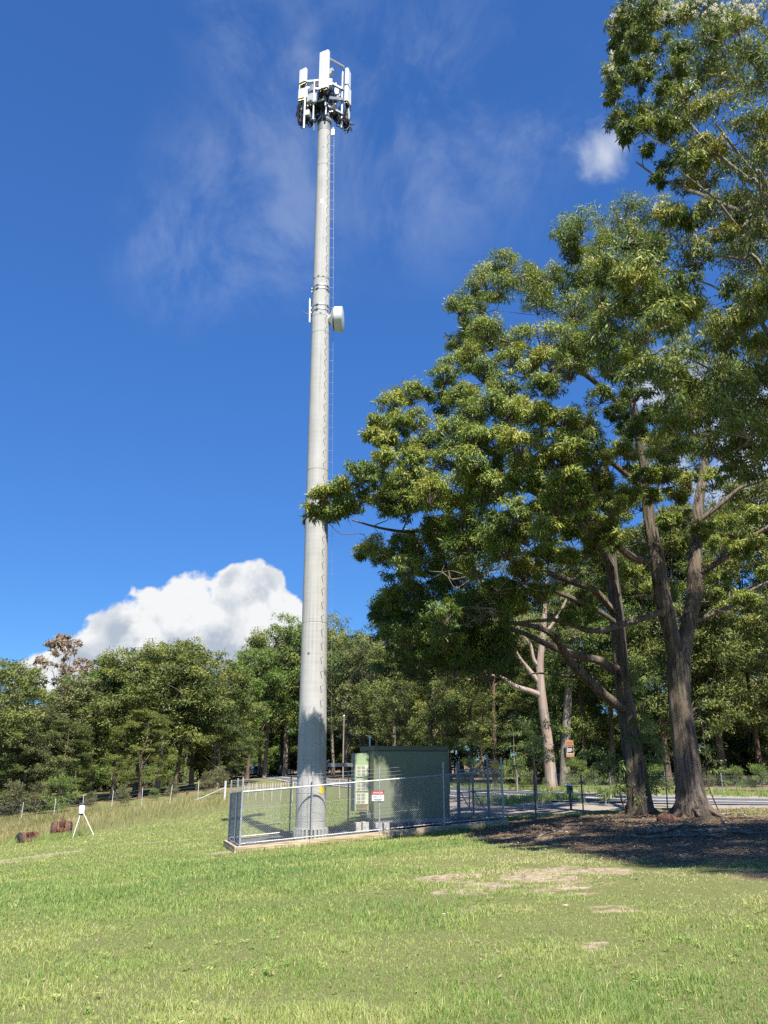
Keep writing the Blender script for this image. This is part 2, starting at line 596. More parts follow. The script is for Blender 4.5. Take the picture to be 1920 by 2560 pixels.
def ground_mat():
    m, nt, b, N, L = newmat('meadow_soil')
    tc = N.new('ShaderNodeTexCoord')

    def noise(s, d=6, rough=.6):
        n = N.new('ShaderNodeTexNoise')
        n.inputs['Scale'].default_value = s
        n.inputs['Detail'].default_value = d
        n.inputs['Roughness'].default_value = rough
        L.new(tc.outputs['Object'], n.inputs['Vector'])
        return n

    def attr(k):
        a = N.new('ShaderNodeAttribute')
        a.attribute_name = k
        return a

    def mix(f, a, c):
        x = N.new('ShaderNodeMix')
        x.data_type = 'RGBA'
        L.new(f, x.inputs[0])
        L.new(a, x.inputs[6])
        L.new(c, x.inputs[7])
        return x.outputs[2]

    def soft(a, n, lo=.35, hi=.65):
        """attribute edge broken up by noise"""
        s = N.new('ShaderNodeMath')
        s.operation = 'MULTIPLY_ADD'
        L.new(n.outputs['Fac'], s.inputs[0])
        s.inputs[1].default_value = .5
        ad = N.new('ShaderNodeMath')
        ad.operation = 'SUBTRACT'
        L.new(a.outputs['Fac'], ad.inputs[0])
        ad.inputs[1].default_value = .25
        L.new(ad.outputs[0], s.inputs[2])
        mr = N.new('ShaderNodeMapRange')
        mr.inputs['From Min'].default_value = lo
        mr.inputs['From Max'].default_value = hi
        L.new(s.outputs[0], mr.inputs['Value'])
        return mr.outputs[0]
    nf, nm, nc = noise(60, 5, .7), noise(7, 6), noise(.6, 4)
    g = ramp(nt, [(.32, (.055, .066, .024)), (.5, (.125, .138, .048)), (.66, (.22, .205, .092))])
    L.new(nf.outputs['Fac'], g.inputs[0])
    s = ramp(nt, [(.3, (.13, .095, .06)), (.5, (.28, .22, .15)), (.7, (.42, .345, .25))])
    L.new(nm.outputs['Fac'], s.inputs[0])
    li = ramp(nt, [(.34, (.058, .042, .025)), (.5, (.175, .125, .074)), (.66, (.33, .255, .165))])
    L.new(nf.outputs['Fac'], li.inputs[0])
    gr = ramp(nt, [(.34, (.15, .125, .10)), (.52, (.27, .235, .19)), (.68, (.40, .355, .30))])
    L.new(nf.outputs['Fac'], gr.inputs[0])
    c = mix(soft(attr('bare'), nm), g.outputs[0], s.outputs[0])
    c = mix(soft(attr('litter'), nm), c, li.outputs[0])
    c = mix(soft(attr('gravel'), nm), c, gr.outputs[0])
    L.new(c, b.inputs['Base Color'])
    b.inputs['Roughness'].default_value = .95
    b.inputs['Specular IOR Level'].default_value = .1
    bp = N.new('ShaderNodeBump')
    bp.inputs['Strength'].default_value = .5
    bp.inputs['Distance'].default_value = .04
    L.new(nf.outputs['Fac'], bp.inputs['Height'])
    L.new(bp.outputs[0], b.inputs['Normal'])
    return m


M['ground'] = ground_mat()
M['asphalt'] = mat_noise('asphalt', (.075, .075, .078), (.115, .115, .117), scale=3, rough=.85, bump=.3, bump_scale=90)
M['road_paint'] = mat_noise('road_paint', (.62, .62, .60), (.76, .76, .74), scale=3, rough=.7)

# ------------------------------------------------------------------ compound frame
O2 = np.array((-4.84, 28.0))
EA = R(15.3)
E1 = np.array((math.cos(EA), math.sin(EA)))
E2 = np.array((-math.sin(EA), math.cos(EA)))
L1, L2 = 9.6, 4.8


def padz(s, t):
    return -1.14 + .0708 * s - .046 * t


def cw(s, t, h=0.0):
    """compound coordinates (along front, depth, height above pad) -> world"""
    p = O2 + E1 * s + E2 * t
    return np.array((p[0], p[1], padz(s, t) + h))


def comp_st(x, y):
    dx, dy = x - O2[0], y - O2[1]
    return dx * E1[0] + dy * E1[1], dx * E2[0] + dy * E2[1]


# ------------------------------------------------------------------ road centre line
ROAD = np.array([(62, 26), (44, 31.5), (30, 36.5), (19, 41.3), (14.8, 43.8), (10.3, 48.5), (6.4, 56), (1.5, 70), (-3.5, 86), (-9, 105), (-14.2, 125), (-24, 155), (-40, 190), (-60, 225)], float)


def catmull(P, n):
    P = np.asarray(P, float)
    Q = np.concatenate([[2 * P[0] - P[1]], P, [2 * P[-1] - P[-2]]])
    out = []
    for i in range(1, len(Q) - 2):
        t = np.linspace(0, 1, n, endpoint=False)[:, None]
        a, b, c, d = Q[i - 1], Q[i], Q[i + 1], Q[i + 2]
        out.append(.5 * ((2 * b) + (-a + c) * t + (2 * a - 5 * b + 4 * c - d) * t ** 2 + (-a + 3 * b - 3 * c + d) * t ** 3))
    return np.concatenate(out + [P[-1:]])


RC = catmull(ROAD, 14)


def road_dist(x, y):
    x = np.asarray(x, float).ravel()
    y = np.asarray(y, float).ravel()
    d = np.full(len(x), 1e9)
    for q in RC[::2]:
        d = np.minimum(d, (x - q[0]) ** 2 + (y - q[1]) ** 2)
    return np.sqrt(d)


ROAD_W = 3.1
rt = np.gradient(RC, axis=0)
rt /= np.linalg.norm(rt, axis=1, keepdims=True)
rn = np.stack([-rt[:, 1], rt[:, 0]], -1)


def strip(name, o0, o1, dz, mat, sub=2, i0=0, i1=None):
    idx = range(i0, i1 or len(RC))
    vs, fs = [], []
    for i in idx:
        for k in range(sub + 1):
            o = o0 + (o1 - o0) * k / sub
            p = RC[i] + rn[i] * o
            vs.append((p[0], p[1], gz(p[0], p[1]) + dz))
    m = len(vs) // (sub + 1)
    for i in range(m - 1):
        for k in range(sub):
            a = i * (sub + 1) + k
            fs.append((a, a + 1, a + sub + 2, a + sub + 1))
    mb = MB()
    mb.add(vs, fs)
    o = mb.build(name, mat)
    return tag(o, kind='structure')


strip('road', -ROAD_W, ROAD_W, .045, M['asphalt'], 8)
strip('road_edge_marking', -ROAD_W + .25, -ROAD_W + .40, .053, M['road_paint'])
strip('road_edge_marking', ROAD_W - .40, ROAD_W - .25, .053, M['road_paint'])
strip('road_centre_marking', -.14, .02, .053, M['road_paint'])
strip('road_centre_marking', .14, .26, .053, M['road_paint'])

# ------------------------------------------------------------------ ground masks
SAND = [(gp(u, v), rx, ry) for u, v, rx, ry in (
    (1330, 2188, 1.3, .6), (1250, 2202, 1.0, .45), (1440, 2178, 1.3, .45), (1530, 2178, .9, .4), (1190, 2222, .6, .28), (1420, 2222, .7, .26),
    (1110, 2192, .6, .2), (1500, 2215, .6, .2),
    (1440, 2362, .35, .09), (1730, 2322, .4, .11), (1250, 2275, .5, .14), (1560, 2268, .6, .16))]
TRACK = [(gp(u, v), rx, ry) for u, v, rx, ry in ((-60, 2162, 2.2, 1.0), (0, 2154, 2.0, .95), (60, 2146, 1.9, .85), (110, 2139, 1.6, .7), (150, 2133, 1.4, .5), (420, 2103, 1.6, .22), (360, 2108, 1.2, .2), (480, 2099, 1.2, .2))]
CORNER = cw(-.45, 1.2)


def ell(x, y, lst):
    m = np.zeros_like(x)
    for c, rx, ry in lst:
        d = np.sqrt(((x - c[0]) / rx) ** 2 + ((y - c[1]) / (ry * 2.2)) ** 2)
        m = np.maximum(m, 1.02 - d * .70)
    return np.clip(m, 0, 1)


def masks(x, y):
    x = np.asarray(x, float)
    y = np.asarray(y, float)
    w = fbm(x * .9 + 31, y * .9 + 17, 3) - .5
    w2 = fbm(x * 3 + 3, y * 3 + 7, 9) - .5
    bare = np.clip(ell(x + w * 2.2, y + w2 * 2.2, SAND) * (1.0 + 1.3 * w2) + .8 * (fbm(x * 1.7, y * 1.2, 91) - .55), 0, 1) * np.where(ell(x, y, SAND) > 0, 1, 0)
    bare = np.maximum(bare, ell(x + w * .5, y + w2 * .5, TRACK))
    bare = np.maximum(bare, np.clip(1.1 - np.hypot(x - CORNER[0], (y - CORNER[1]) * .45) * 1.1, 0, 1) * .8)
    # leaf litter round the big trunks; its front reach also paints shade on grass
    yb = np.interp(x, [1.5, 2.8, 3.6, 4.4, 5.2, 6.1, 9, 13], [31, 26, 21.6, 17.8, 15.0, 12.9, 11.8, 11])
    lit = sstep(-2.0, 2.4, y - yb + w * 7.0 + w2 * 4.0) * sstep(1.8, 3.6, x + w) * sstep(35.5, 33, y) * (.62 + .5 * fbm(x * 1.1, y * 1.1, 33))
    lit = np.maximum(lit, np.clip(1.3 - np.abs(y - 31.5 - .26 * (x - 5) + w) * .5, 0, 1) * sstep(2.5, 5.5, x) * sstep(22, 14, x))
    rd = road_dist(x, y).reshape(x.shape)
    near = sstep(60, 48, y) * sstep(-8, -2, x)
    wide = 3.1 + 3.0 + 9.0 * np.exp(-((x - 5) / 6.0) ** 2 - ((y - 42) / 8.0) ** 2)
    gravel = sstep(wide + 1.2 + w * 3, wide - 1.0 + w * 3, rd) * np.where(y < 70, .35 + .65 * near, .15)
    # beyond the road: forest floor
    side = np.zeros_like(x)
    f = sstep(9, 14, rd) * sstep(0, 6, y - np.interp(x, ROAD[::-1, 0], ROAD[::-1, 1]))
    lit = np.maximum(lit, f * .85)
    lf = sstep(80, 92, y + (x + 30) * .15 + w * 6)
    lit = np.maximum(lit, lf * .7 * sstep(.35, .6, fbm(x * .12, y * .12, 21)))
    return bare, np.clip(lit, 0, 1), np.clip(gravel, 0, 1)


def axis_pts(lo, hi, step, far_lo, far_hi, g=1.16):
    a = list(np.arange(lo, hi + 1e-6, step))
    s, p = step, hi
    while p < far_hi:
        s *= g
        p += s
        a.append(p)
    s, p = step, lo
    while p > far_lo:
        s *= g
        p -= s
        a.insert(0, p)
    return np.array(a)


gx = axis_pts(-24, 24, .2, -500, 500)
gy = axis_pts(3, 48, .2, -120, 700)
GX, GY = np.meshgrid(gx, gy)
GZ = ground(GX, GY)
GZ = GZ + (fbm(GX * .8, GY * .8, 40) - .5) * .10 * sstep(60, 30, np.hypot(GX, GY))
rdist = road_dist(GX, GY).reshape(GX.shape)
ss_, tt_ = comp_st(GX, GY)
inpad = (ss_ > -.3) & (ss_ < L1 + .3) & (tt_ > -.3) & (tt_ < L2 + .3)
GZ = np.where(inpad, np.minimum(GZ, -1.14 + .0708 * ss_ - .046 * tt_ - .10), GZ)
GZ = GZ - .06 * sstep(3.0, 2.5, rdist)
mb_, ml_, mg_ = masks(GX.ravel(), GY.ravel())
ny, nx = GX.shape
ii = np.arange(ny * nx).reshape(ny, nx)
q = np.stack([ii[:-1, :-1], ii[:-1, 1:], ii[1:, 1:], ii[1:, :-1]], -1).reshape(-1, 4)
go = fast_mesh('ground', np.stack([GX.ravel(), GY.ravel(), GZ.ravel()], -1), q.ravel(), np.arange(len(q)) * 4, np.full(len(q), 4), M['ground'],
               {'bare': mb_, 'litter': ml_, 'gravel': mg_}, smooth=True)
tag(go, kind='structure')


# ------------------------------------------------------------------ grass
def blades(name, x, y, h, w, tint, mat, lean=.45, label=None, cat='grass', zoff=0.0):
    n = len(x)
    z = ground(x, y) + (fbm(x * .8, y * .8, 40) - .5) * .10 * sstep(60, 30, np.hypot(x, y)) - .01 + zoff
    a = rng.uniform(0, 2 * math.pi, n)
    la = rng.uniform(0, 2 * math.pi, n)
    l = np.abs(rng.normal(0, lean, n)) + .12
    sx, sy = np.cos(a) * w / 2, np.sin(a) * w / 2
    dx, dy = np.cos(la) * l * h, np.sin(la) * l * h
    V = np.empty((n, 5, 3), np.float32)
    V[:, 0] = np.stack([x - sx, y - sy, z], -1)
    V[:, 1] = np.stack([x + sx, y + sy, z], -1)
    V[:, 2] = np.stack([x + sx * .75 + dx * .35, y + sy * .75 + dy * .35, z + h * .58], -1)
    V[:, 3] = np.stack([x - sx * .75 + dx * .35, y - sy * .75 + dy * .35, z + h * .58], -1)
    V[:, 4] = np.stack([x + dx, y + dy, z + h * (1 - .25 * l)], -1)
    b = (np.arange(n) * 5)[:, None]
    loops = np.concatenate([b + np.array([[0, 1, 2, 3]]), b + np.array([[3, 2, 4]])], 1).ravel()
    starts = (np.arange(n)[:, None] * 7 + np.array([[0, 4]])).ravel()
    tot = np.tile([4, 3], n)
    o = fast_mesh(name, V.reshape(-1, 3), loops, starts, tot, mat, {'tint': np.repeat(tint, 5)})
    return tag(o, label, cat, None, 'stuff')


def lawn():
    n = 1150000
    rr = 4.2 * (60 / 4.2) ** rng.uniform(0, 1, n) ** 1.0
    th = rng.uniform(-R(40), R(40), n)
    x, y = rr * np.sin(th), rr * np.cos(th)
    # tufts: pull blades towards cell centres
    k = rng.uniform(0, 1, n) < .5
    cell = .16
    cx, cy = np.floor(x / cell), np.floor(y / cell)
    jx = (vnoise(cx * 7.3, cy * 3.1, 51)) * cell + cx * cell
    jy = (vnoise(cx * 2.7, cy * 9.7, 52)) * cell + cy * cell
    x = np.where(k, jx + rng.normal(0, .022, n), x)
    y = np.where(k, jy + rng.normal(0, .022, n), y)
    bare, lit, grav = masks(x, y)
    s, t = comp_st(x, y)
    inp = (s > -.16) & (s < L1 + .16) & (t > -.16) & (t < L2 + .16)
    d1 = fbm(x * .35, y * .35, 61)
    d2 = fbm(x * 2.2, y * 2.2, 65)
    dens = 1.0 - .97 * bare - 1.25 * lit - 1.1 * grav
    dens = dens * (.55 + .9 * sstep(.3, .6, d2)) * (1 - .35 * sstep(0, 4.5, x) * sstep(9, 12, y) * sstep(24, 20, y))
    rdd = road_dist(x, y)
    keep = (rng.uniform(0, 1, n) < dens) & ~inp & (rdd > 4.2) & (y < 75)
    x, y, d1, d2, bare, lit = x[keep], y[keep], d1[keep], d2[keep], bare[keep], lit[keep]
    r = np.hypot(x, y)
    m = len(x)
    # a longer, blue-green band runs across the slope on the left; drier and shorter to the right
    band = np.exp(-((y - 17.3 - .10 * x + (d1 - .5) * 9 + (d2 - .5) * 2) / 3.4) ** 2) * sstep(3.0, -2.5, x)
    band2 = np.exp(-((y - 24.0 - .2 * x + (d1 - .5) * 4) / 2.2) ** 2) * sstep(-9, -3, x) * sstep(5, 1, x)
    near = sstep(9.5, 6.0, y) * sstep(-1.5, 2.0, x) * .8
    tall = np.clip(.8 * band + .7 * band2 + near * .4, 0, 1)
    dry = sstep(-1.5, 4.5, x + (d1 - .5) * 6) * sstep(8.0, 11.5, y) * sstep(27, 18, y)
    dryl = sstep(.50, .68, fbm(x * .5 + 9, y * .8 + 4, 71)) * .7
    farl = sstep(30, 42, y) * sstep(-4, -9, x)
    h = (.029 + .040 * tall + .014 * d2) * rng.lognormal(0, .35, m)
    h *= 1 - .35 * dry
    h *= .65 + .9 * sstep(.35, .7, fbm(x * 1.3 + 3, y * 1.3 + 1, 131))
    h *= 1 + .35 * sstep(15, 40, r)
    w = np.maximum(.0042, r * .00062) * rng.uniform(.7, 1.3, m)
    tint = .47 + .22 * (d1 - .5) + .25 * (d2 - .5) - .17 * tall + .22 * dry + .22 * dryl + .10 * farl + rng.normal(0, .11, m)
    straw = rng.uniform(0, 1, m) < (.04 + .14 * dry + .10 * dryl + .10 * bare)
    tint = np.where(straw, rng.uniform(.82, 1.0, m), tint)
    tint = np.clip(tint, 0, 1)
    blades('grass', x, y, h, w, tint, M['grass'], label='short green lawn grass with straw coloured patches over the whole slope')


lawn()


def dry_meadow():
    n = 90000
    x = rng.uniform(-48, -8, n)
    y = rng.uniform(44, 86, n)
    f = fbm(x * .25, y * .25, 81)
    d = sstep(46 + (x + 40) * .38, 52 + (x + 40) * .42, y) * sstep(.28, .5, f)
    d *= sstep(84, 74, y + (x + 30) * .2) * (1 - .72 * sstep(-31, -22, x)) * (1 - .9 * sstep(-16, -10, x))
    k = rng.uniform(0, 1, n) < d
    x, y, f = x[k], y[k], f[k]
    m = len(x)
    blades('dry_grass', x, y, rng.uniform(.25, .62, m), rng.uniform(.02, .04, m), np.clip(.55 + (f - .5) * 1.6 + rng.normal(0, .2, m), 0, 1), M['grass_dry'], lean=.3,
           label='tall straw coloured grass around the tractors and along the far fence')


dry_meadow()


def weeds():
    # longer tufts at the plinth, the pole, and along the road verge
    P = []
    for s in np.linspace(-.1, L1, 160):
        P.append((cw(s, -.16 - abs(rng.normal(0, .08))), .16))
    for k in range(90):
        a = rng.uniform(0, 6.28)
        P.append((np.array((-2.60, 29.4, 0)) + .68 * np.array((math.cos(a), math.sin(a), 0)), .26))
    for k in range(260):
        P.append((np.array((rng.uniform(5.2, 11), 0, 0)) + np.array((0, 46.5 + rng.normal(0, 1.2), 0)), .45))
    for k in range(420):
        x = rng.uniform(3, 30)
        yy = np.interp(x, ROAD[:, 0][::-1], ROAD[:, 1][::-1]) + rng.uniform(4.5, 8)
        P.append((np.array((x, yy, 0)), .5))
    for k in range(150):
        x = rng.uniform(12.5, 20)
        P.append((np.array((x, 31.5 + rng.normal(0, .7), 0)), .22))
    for tx, ty, r_ in ((-21.6, 54.6, 1.1), (-24.3, 52.6, 1.3), (-20.2, 52.4, .9)):
        for k in range(60):
            P.append((np.array((tx + rng.normal(0, r_), ty + rng.normal(0, .7), 0)), .42))
    X, Y, H = [], [], []
    for p, h in P:
        n = 16
        X.append(p[0] + rng.normal(0, .05, n))
        Y.append(p[1] + rng.normal(0, .05, n))
        H.append(h * rng.uniform(.4, 1.3, n))
    X, Y, H = np.concatenate(X), np.concatenate(Y), np.concatenate(H)
    blades('weeds', X, Y, H, np.full(len(X), .014), np.clip(rng.normal(.5, .2, len(X)), 0, 1), M['grass'], lean=.35,
           label='long grass tufts along the sleeper edge and the road verge')


weeds()


def leaf_quads(C, D, Nn, ln, wd):
    """lanceolate leaves: base C, direction D, face normal hint Nn"""
    D = D / np.maximum(np.linalg.norm(D, axis=1, keepdims=True), 1e-9)
    S = np.cross(D, Nn)
    S /= np.maximum(np.linalg.norm(S, axis=1, keepdims=True), 1e-9)
    ln = np.asarray(ln)[:, None]
    wd = np.asarray(wd)[:, None]
    V = np.empty((len(C), 4, 3), np.float32)
    V[:, 0] = C
    V[:, 1] = C + D * ln * .42 + S * wd * .5
    V[:, 2] = C + D * ln
    V[:, 3] = C + D * ln * .42 - S * wd * .5
    return V.reshape(-1, 3)


def leaves_obj(name, V, tint, mat, parent=None):
    n = len(V) // 4
    return fast_mesh(name, V, np.arange(n * 4), np.arange(n) * 4, np.full(n, 4), mat, {'tint': np.repeat(tint, 4)}, parent)


def lawn_weeds():
    n = 900
    r = 5.0 * (22 / 5.0) ** rng.uniform(0, 1, n)
    th = rng.uniform(-R(36), R(36), n)
    x, y = r * np.sin(th), r * np.cos(th)
    k = (fbm(x * .7 + 5, y * .7 + 8, 121) > .50) & (rng.uniform(0, 1, n) < .8)
    bq, lq, gq = masks(x, y)
    k &= (lq < .4) & (gq < .3)
    x, y = x[k], y[k]
    C, D, Nn, T = [], [], [], []
    for a, c in zip(x, y):
        m = rng.integers(6, 13)
        t0 = rng.uniform(.25, .75)
        z = gz(a, c) + .02
        for j in range(m):
            an = rng.uniform(0, 6.283)
            C.append((a + rng.normal(0, .02), c + rng.normal(0, .02), z + rng.uniform(0, .025)))
            D.append((math.cos(an), math.sin(an), rng.uniform(.05, .4)))
            Nn.append((rng.normal(0, .3), rng.normal(0, .3), 1))
            T.append(t0 + rng.normal(0, .08))
    C, D, Nn, T = map(np.array, (C, D, Nn, T))
    V = leaf_quads(C, D, Nn, rng.uniform(.025, .055, len(C)), rng.uniform(.014, .024, len(C)))
    o = leaves_obj('broadleaf_weeds', V, np.clip(T, 0, .8), M['grass'])
    tag(o, 'low broad-leaved weeds growing through the lawn in the foreground', 'weeds', None, 'stuff')


lawn_weeds()


def leaf_litter():
    n = 60000
    x = rng.uniform(2, 22, n)
    y = rng.uniform(15, 36, n)
    b, l, g = masks(x, y)
    k = rng.uniform(0, 1, n) < np.clip(l * .9 + b * .16 + .01, 0, 1)
    x, y = x[k], y[k]
    n2 = 1800
    x = np.concatenate([x, rng.uniform(-6, 9, n2)])
    y = np.concatenate([y, rng.uniform(5.5, 24, n2)])
    m = len(x)
    z = ground(x, y) + (fbm(x * .8, y * .8, 40) - .5) * .10 * sstep(60, 30, np.hypot(x, y)) + .012 + np.abs(rng.normal(0, .015, m))
    a = rng.uniform(0, 6.283, m)
    D = np.stack([np.cos(a), np.sin(a), rng.normal(0, .18, m)], -1)
    Nn = np.stack([rng.normal(0, .3, m), rng.normal(0, .3, m), np.ones(m)], -1)
    sz = np.where(np.arange(m) >= m - n2, .55, 1.0)
    V = leaf_quads(np.stack([x, y, z], -1), D, Nn, rng.uniform(.06, .16, m) * sz, rng.uniform(.018, .05, m) * sz)
    o = leaves_obj('leaf_litter', V, np.clip(rng.beta(1.6, 2.2, m), 0, 1), M['litter'])
    tag(o, 'fallen brown leaves and bark scraps under the big trees', 'leaf litter', None, 'stuff')


leaf_litter()


# ------------------------------------------------------------------ trees
def smooth_path(P, n=5):
    return catmull(np.asarray(P, float), n)


class Skel:
    def __init__(self):
        self.p, self.par, self.rad, self.fix = [], [], [], []
        self.chains = []

    def add_path(self, pts, radii, parent=-1, n=5, fixed=True):
        pts = np.asarray(pts, float)
        rr = np.interp(np.linspace(0, 1, (len(pts) - 1) * n + 1), np.linspace(0, 1, len(pts)), radii)
        sm = smooth_path(pts, n)
        ch = []
        if parent >= 0:
            ch.append(parent)
        if parent >= 0 and np.linalg.norm(sm[0] - self.p[parent]) < 1e-4:
            sm, rr = sm[1:], rr[1:]
        for q, r in zip(sm, rr):
            self.p.append(q)
            self.par.append(ch[-1] if ch else -1)
            self.rad.append(r)
            self.fix.append(fixed)
            ch.append(len(self.p) - 1)
        self.chains.append((ch, fixed))
        return ch

    def near(self, q, up_pen=1.0, rmin=0.0):
        P = np.array(self.p)
        d = np.linalg.norm(P - q, axis=1)
        d = d + up_pen * np.maximum(0, P[:, 2] - q[2] + .15 * d)
        return int(np.argmin(d)), float(d.min())


def grow(sk, clumps, r0=.012, bend=.12, drop=0.0):
    """reach every foliage clump with a branch from the nearest limb; thickness by how much each branch carries"""
    todo = [np.array(c[:3]) - np.array((0, 0, drop * c[3])) for c in clumps]
    root0 = len(sk.p)
    P = np.array(sk.p)
    T = np.array(todo)
    dist = np.array([np.min(np.linalg.norm(P - c, axis=1)) for c in T])
    order = np.argsort(dist)
    for k in order:
        c = T[k]
        i, d = sk.near(c)
        p0 = sk.p[i]
        v = c - p0
        L = np.linalg.norm(v)
        if L < .15:
            continue
        m1 = p0 + v * .35 + rng.normal(0, bend, 3) * L + np.array((0, 0, .05 * L))
        m2 = p0 + v * .7 + rng.normal(0, bend * .8, 3) * L + np.array((0, 0, .03 * L))
        sk.add_path([p0 + v * .02, m1, m2, c], [r0] * 4, parent=i, n=3 if L < 2.5 else 5, fixed=False)
    n = len(sk.p)
    cnt = np.zeros(n)
    ends = [ch[-1] for ch, f in sk.chains if not f]
    for e in ends:
        cnt[e] += 1
    for i in range(n - 1, -1, -1):
        if sk.par[i] >= 0:
            cnt[sk.par[i]] += cnt[i]
    for i in range(n):
        if not sk.fix[i]:
            lim = sk.rad[sk.par[i]] * .86 if sk.par[i] >= 0 else 9
            sk.rad[i] = min(r0 * (max(cnt[i], 1) ** .52), max(lim, r0 * .8))


def skel_mesh(sk, mb, n_big=26, n_small=6, rough=.12):
    P = np.array(sk.p)
    Rd = np.array(sk.rad)
    ring = {}
    for ch, f in sk.chains:
        pts, rr = P[ch], Rd[ch].copy()
        if not f and len(ch) > 1:
            rr[0] = rr[1] * 1.15
        big = rr.max() > .12
        n = n_big if big else (n_small if rr.max() > .02 else 4)
        jit = None
        if big:
            ang = np.arange(n) * 2 * math.pi / n
            ph = rng.uniform(0, 6.28, 4)
            hgt = np.cumsum(np.concatenate([[0], np.linalg.norm(np.diff(pts, axis=0), axis=1)]))
            jit = 1 + rough * .5 * np.sin(3 * ang[None] + ph[0] + .25 * hgt[:, None]) + rough * .4 * np.sin(5 * ang[None] + ph[1] - .2 * hgt[:, None]) \
                + rng.normal(0, rough * .22, (len(ch), n))
        start = mb.n
        mb.tube(pts, rr, n, True, jit)
        own = 1 if (sk.par[ch[-1]] >= 0 and len(ch) > 1 and ch[0] in ring) else 0
        if own:
            mb.f.append((start, start + 1, ring[ch[0]]))
        for k in range(own, len(ch)):
            ring[ch[k]] = start + k * n


def clump_leaves(clumps, mb_twig, n_sub, per, ln, wd, droop=.75, flat=.72, spread=.30, tw=.007, tintspread=.12, full=False, outw=.45, drop=.35):
    C, D, Nn, Ln, Wd, T = [], [], [], [], [], []
    for (cx, cy, cz, r, tb) in clumps:
        c = np.array((cx, cy, cz))
        ns = max(4, int(n_sub * rng.uniform(.75, 1.25)))
        dirs = rng.normal(0, 1, (ns, 3))
        dirs[:, 2] = dirs[:, 2] * .7 + .42 if full else np.abs(dirs[:, 2]) * 1.0 - .28
        dirs /= np.linalg.norm(dirs, axis=1, keepdims=True)
        rad = r * rng.uniform(.5, 1.02, ns)
        sub = c + dirs * rad[:, None] * np.array((1, 1, flat))
        base = c - np.array((0, 0, r * drop))
        for s in sub:
            if mb_twig is not None:
                m = .5 * (base + s) + rng.normal(0, .10 * r, 3)
                mb_twig.tube([base, m, s + (s - m) * .15], [tw * 1.5, tw, tw * .5], 3, False)
        for s, dv in zip(sub, dirs):
            n = max(3, int(per * rng.uniform(.6, 1.4)))
            off = rng.normal(0, 1, (n, 3))
            if full:  # a filled ball gives each spray a firm edge
                off *= (rng.uniform(0, 1, n) ** .4 * 1.75 / np.linalg.norm(off, axis=1))[:, None]
            off = off * r * spread * np.array((1, 1, .62))
            C.append(s + off)
            d = rng.normal(0, .42, (n, 3)) + dv * outw + np.array((0, 0, -droop))
            D.append(d)
            Nn.append(rng.normal(0, .55, (n, 3)) + dv * .9 + np.array((0, 0, .35)) if full else rng.normal(0, 1, (n, 3)) + dv * .3)
            Ln.append(ln * rng.lognormal(0, .34, n))
            Wd.append(wd * rng.lognormal(0, .22, n))
            hi = (.24 if full else .14) * np.clip(dv[2], -1, 1)  # sunlight put into the tint: paler towards the top of each clump
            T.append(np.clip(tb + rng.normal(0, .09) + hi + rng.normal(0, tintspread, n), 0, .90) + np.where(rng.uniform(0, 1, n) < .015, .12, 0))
    C, D, Nn = np.concatenate(C), np.concatenate(D), np.concatenate(Nn)
    V = leaf_quads(C, D, Nn, np.concatenate(Ln), np.concatenate(Wd))
    return V, np.clip(np.concatenate(T), 0, 1)


def pxr(r_px, Y, v):
    """photo-pixel radius -> metres at distance Y, row v"""
    b = (1280.0 - v) / FPX
    return r_px / FPX * Y / (CP - SP * b)


# --- the two big stringybarks right of the compound
C1 = 1.43  # scale of the study crop the outline was read from


def c1(x, y):
    return 760 + x / C1, 500 + y / C1


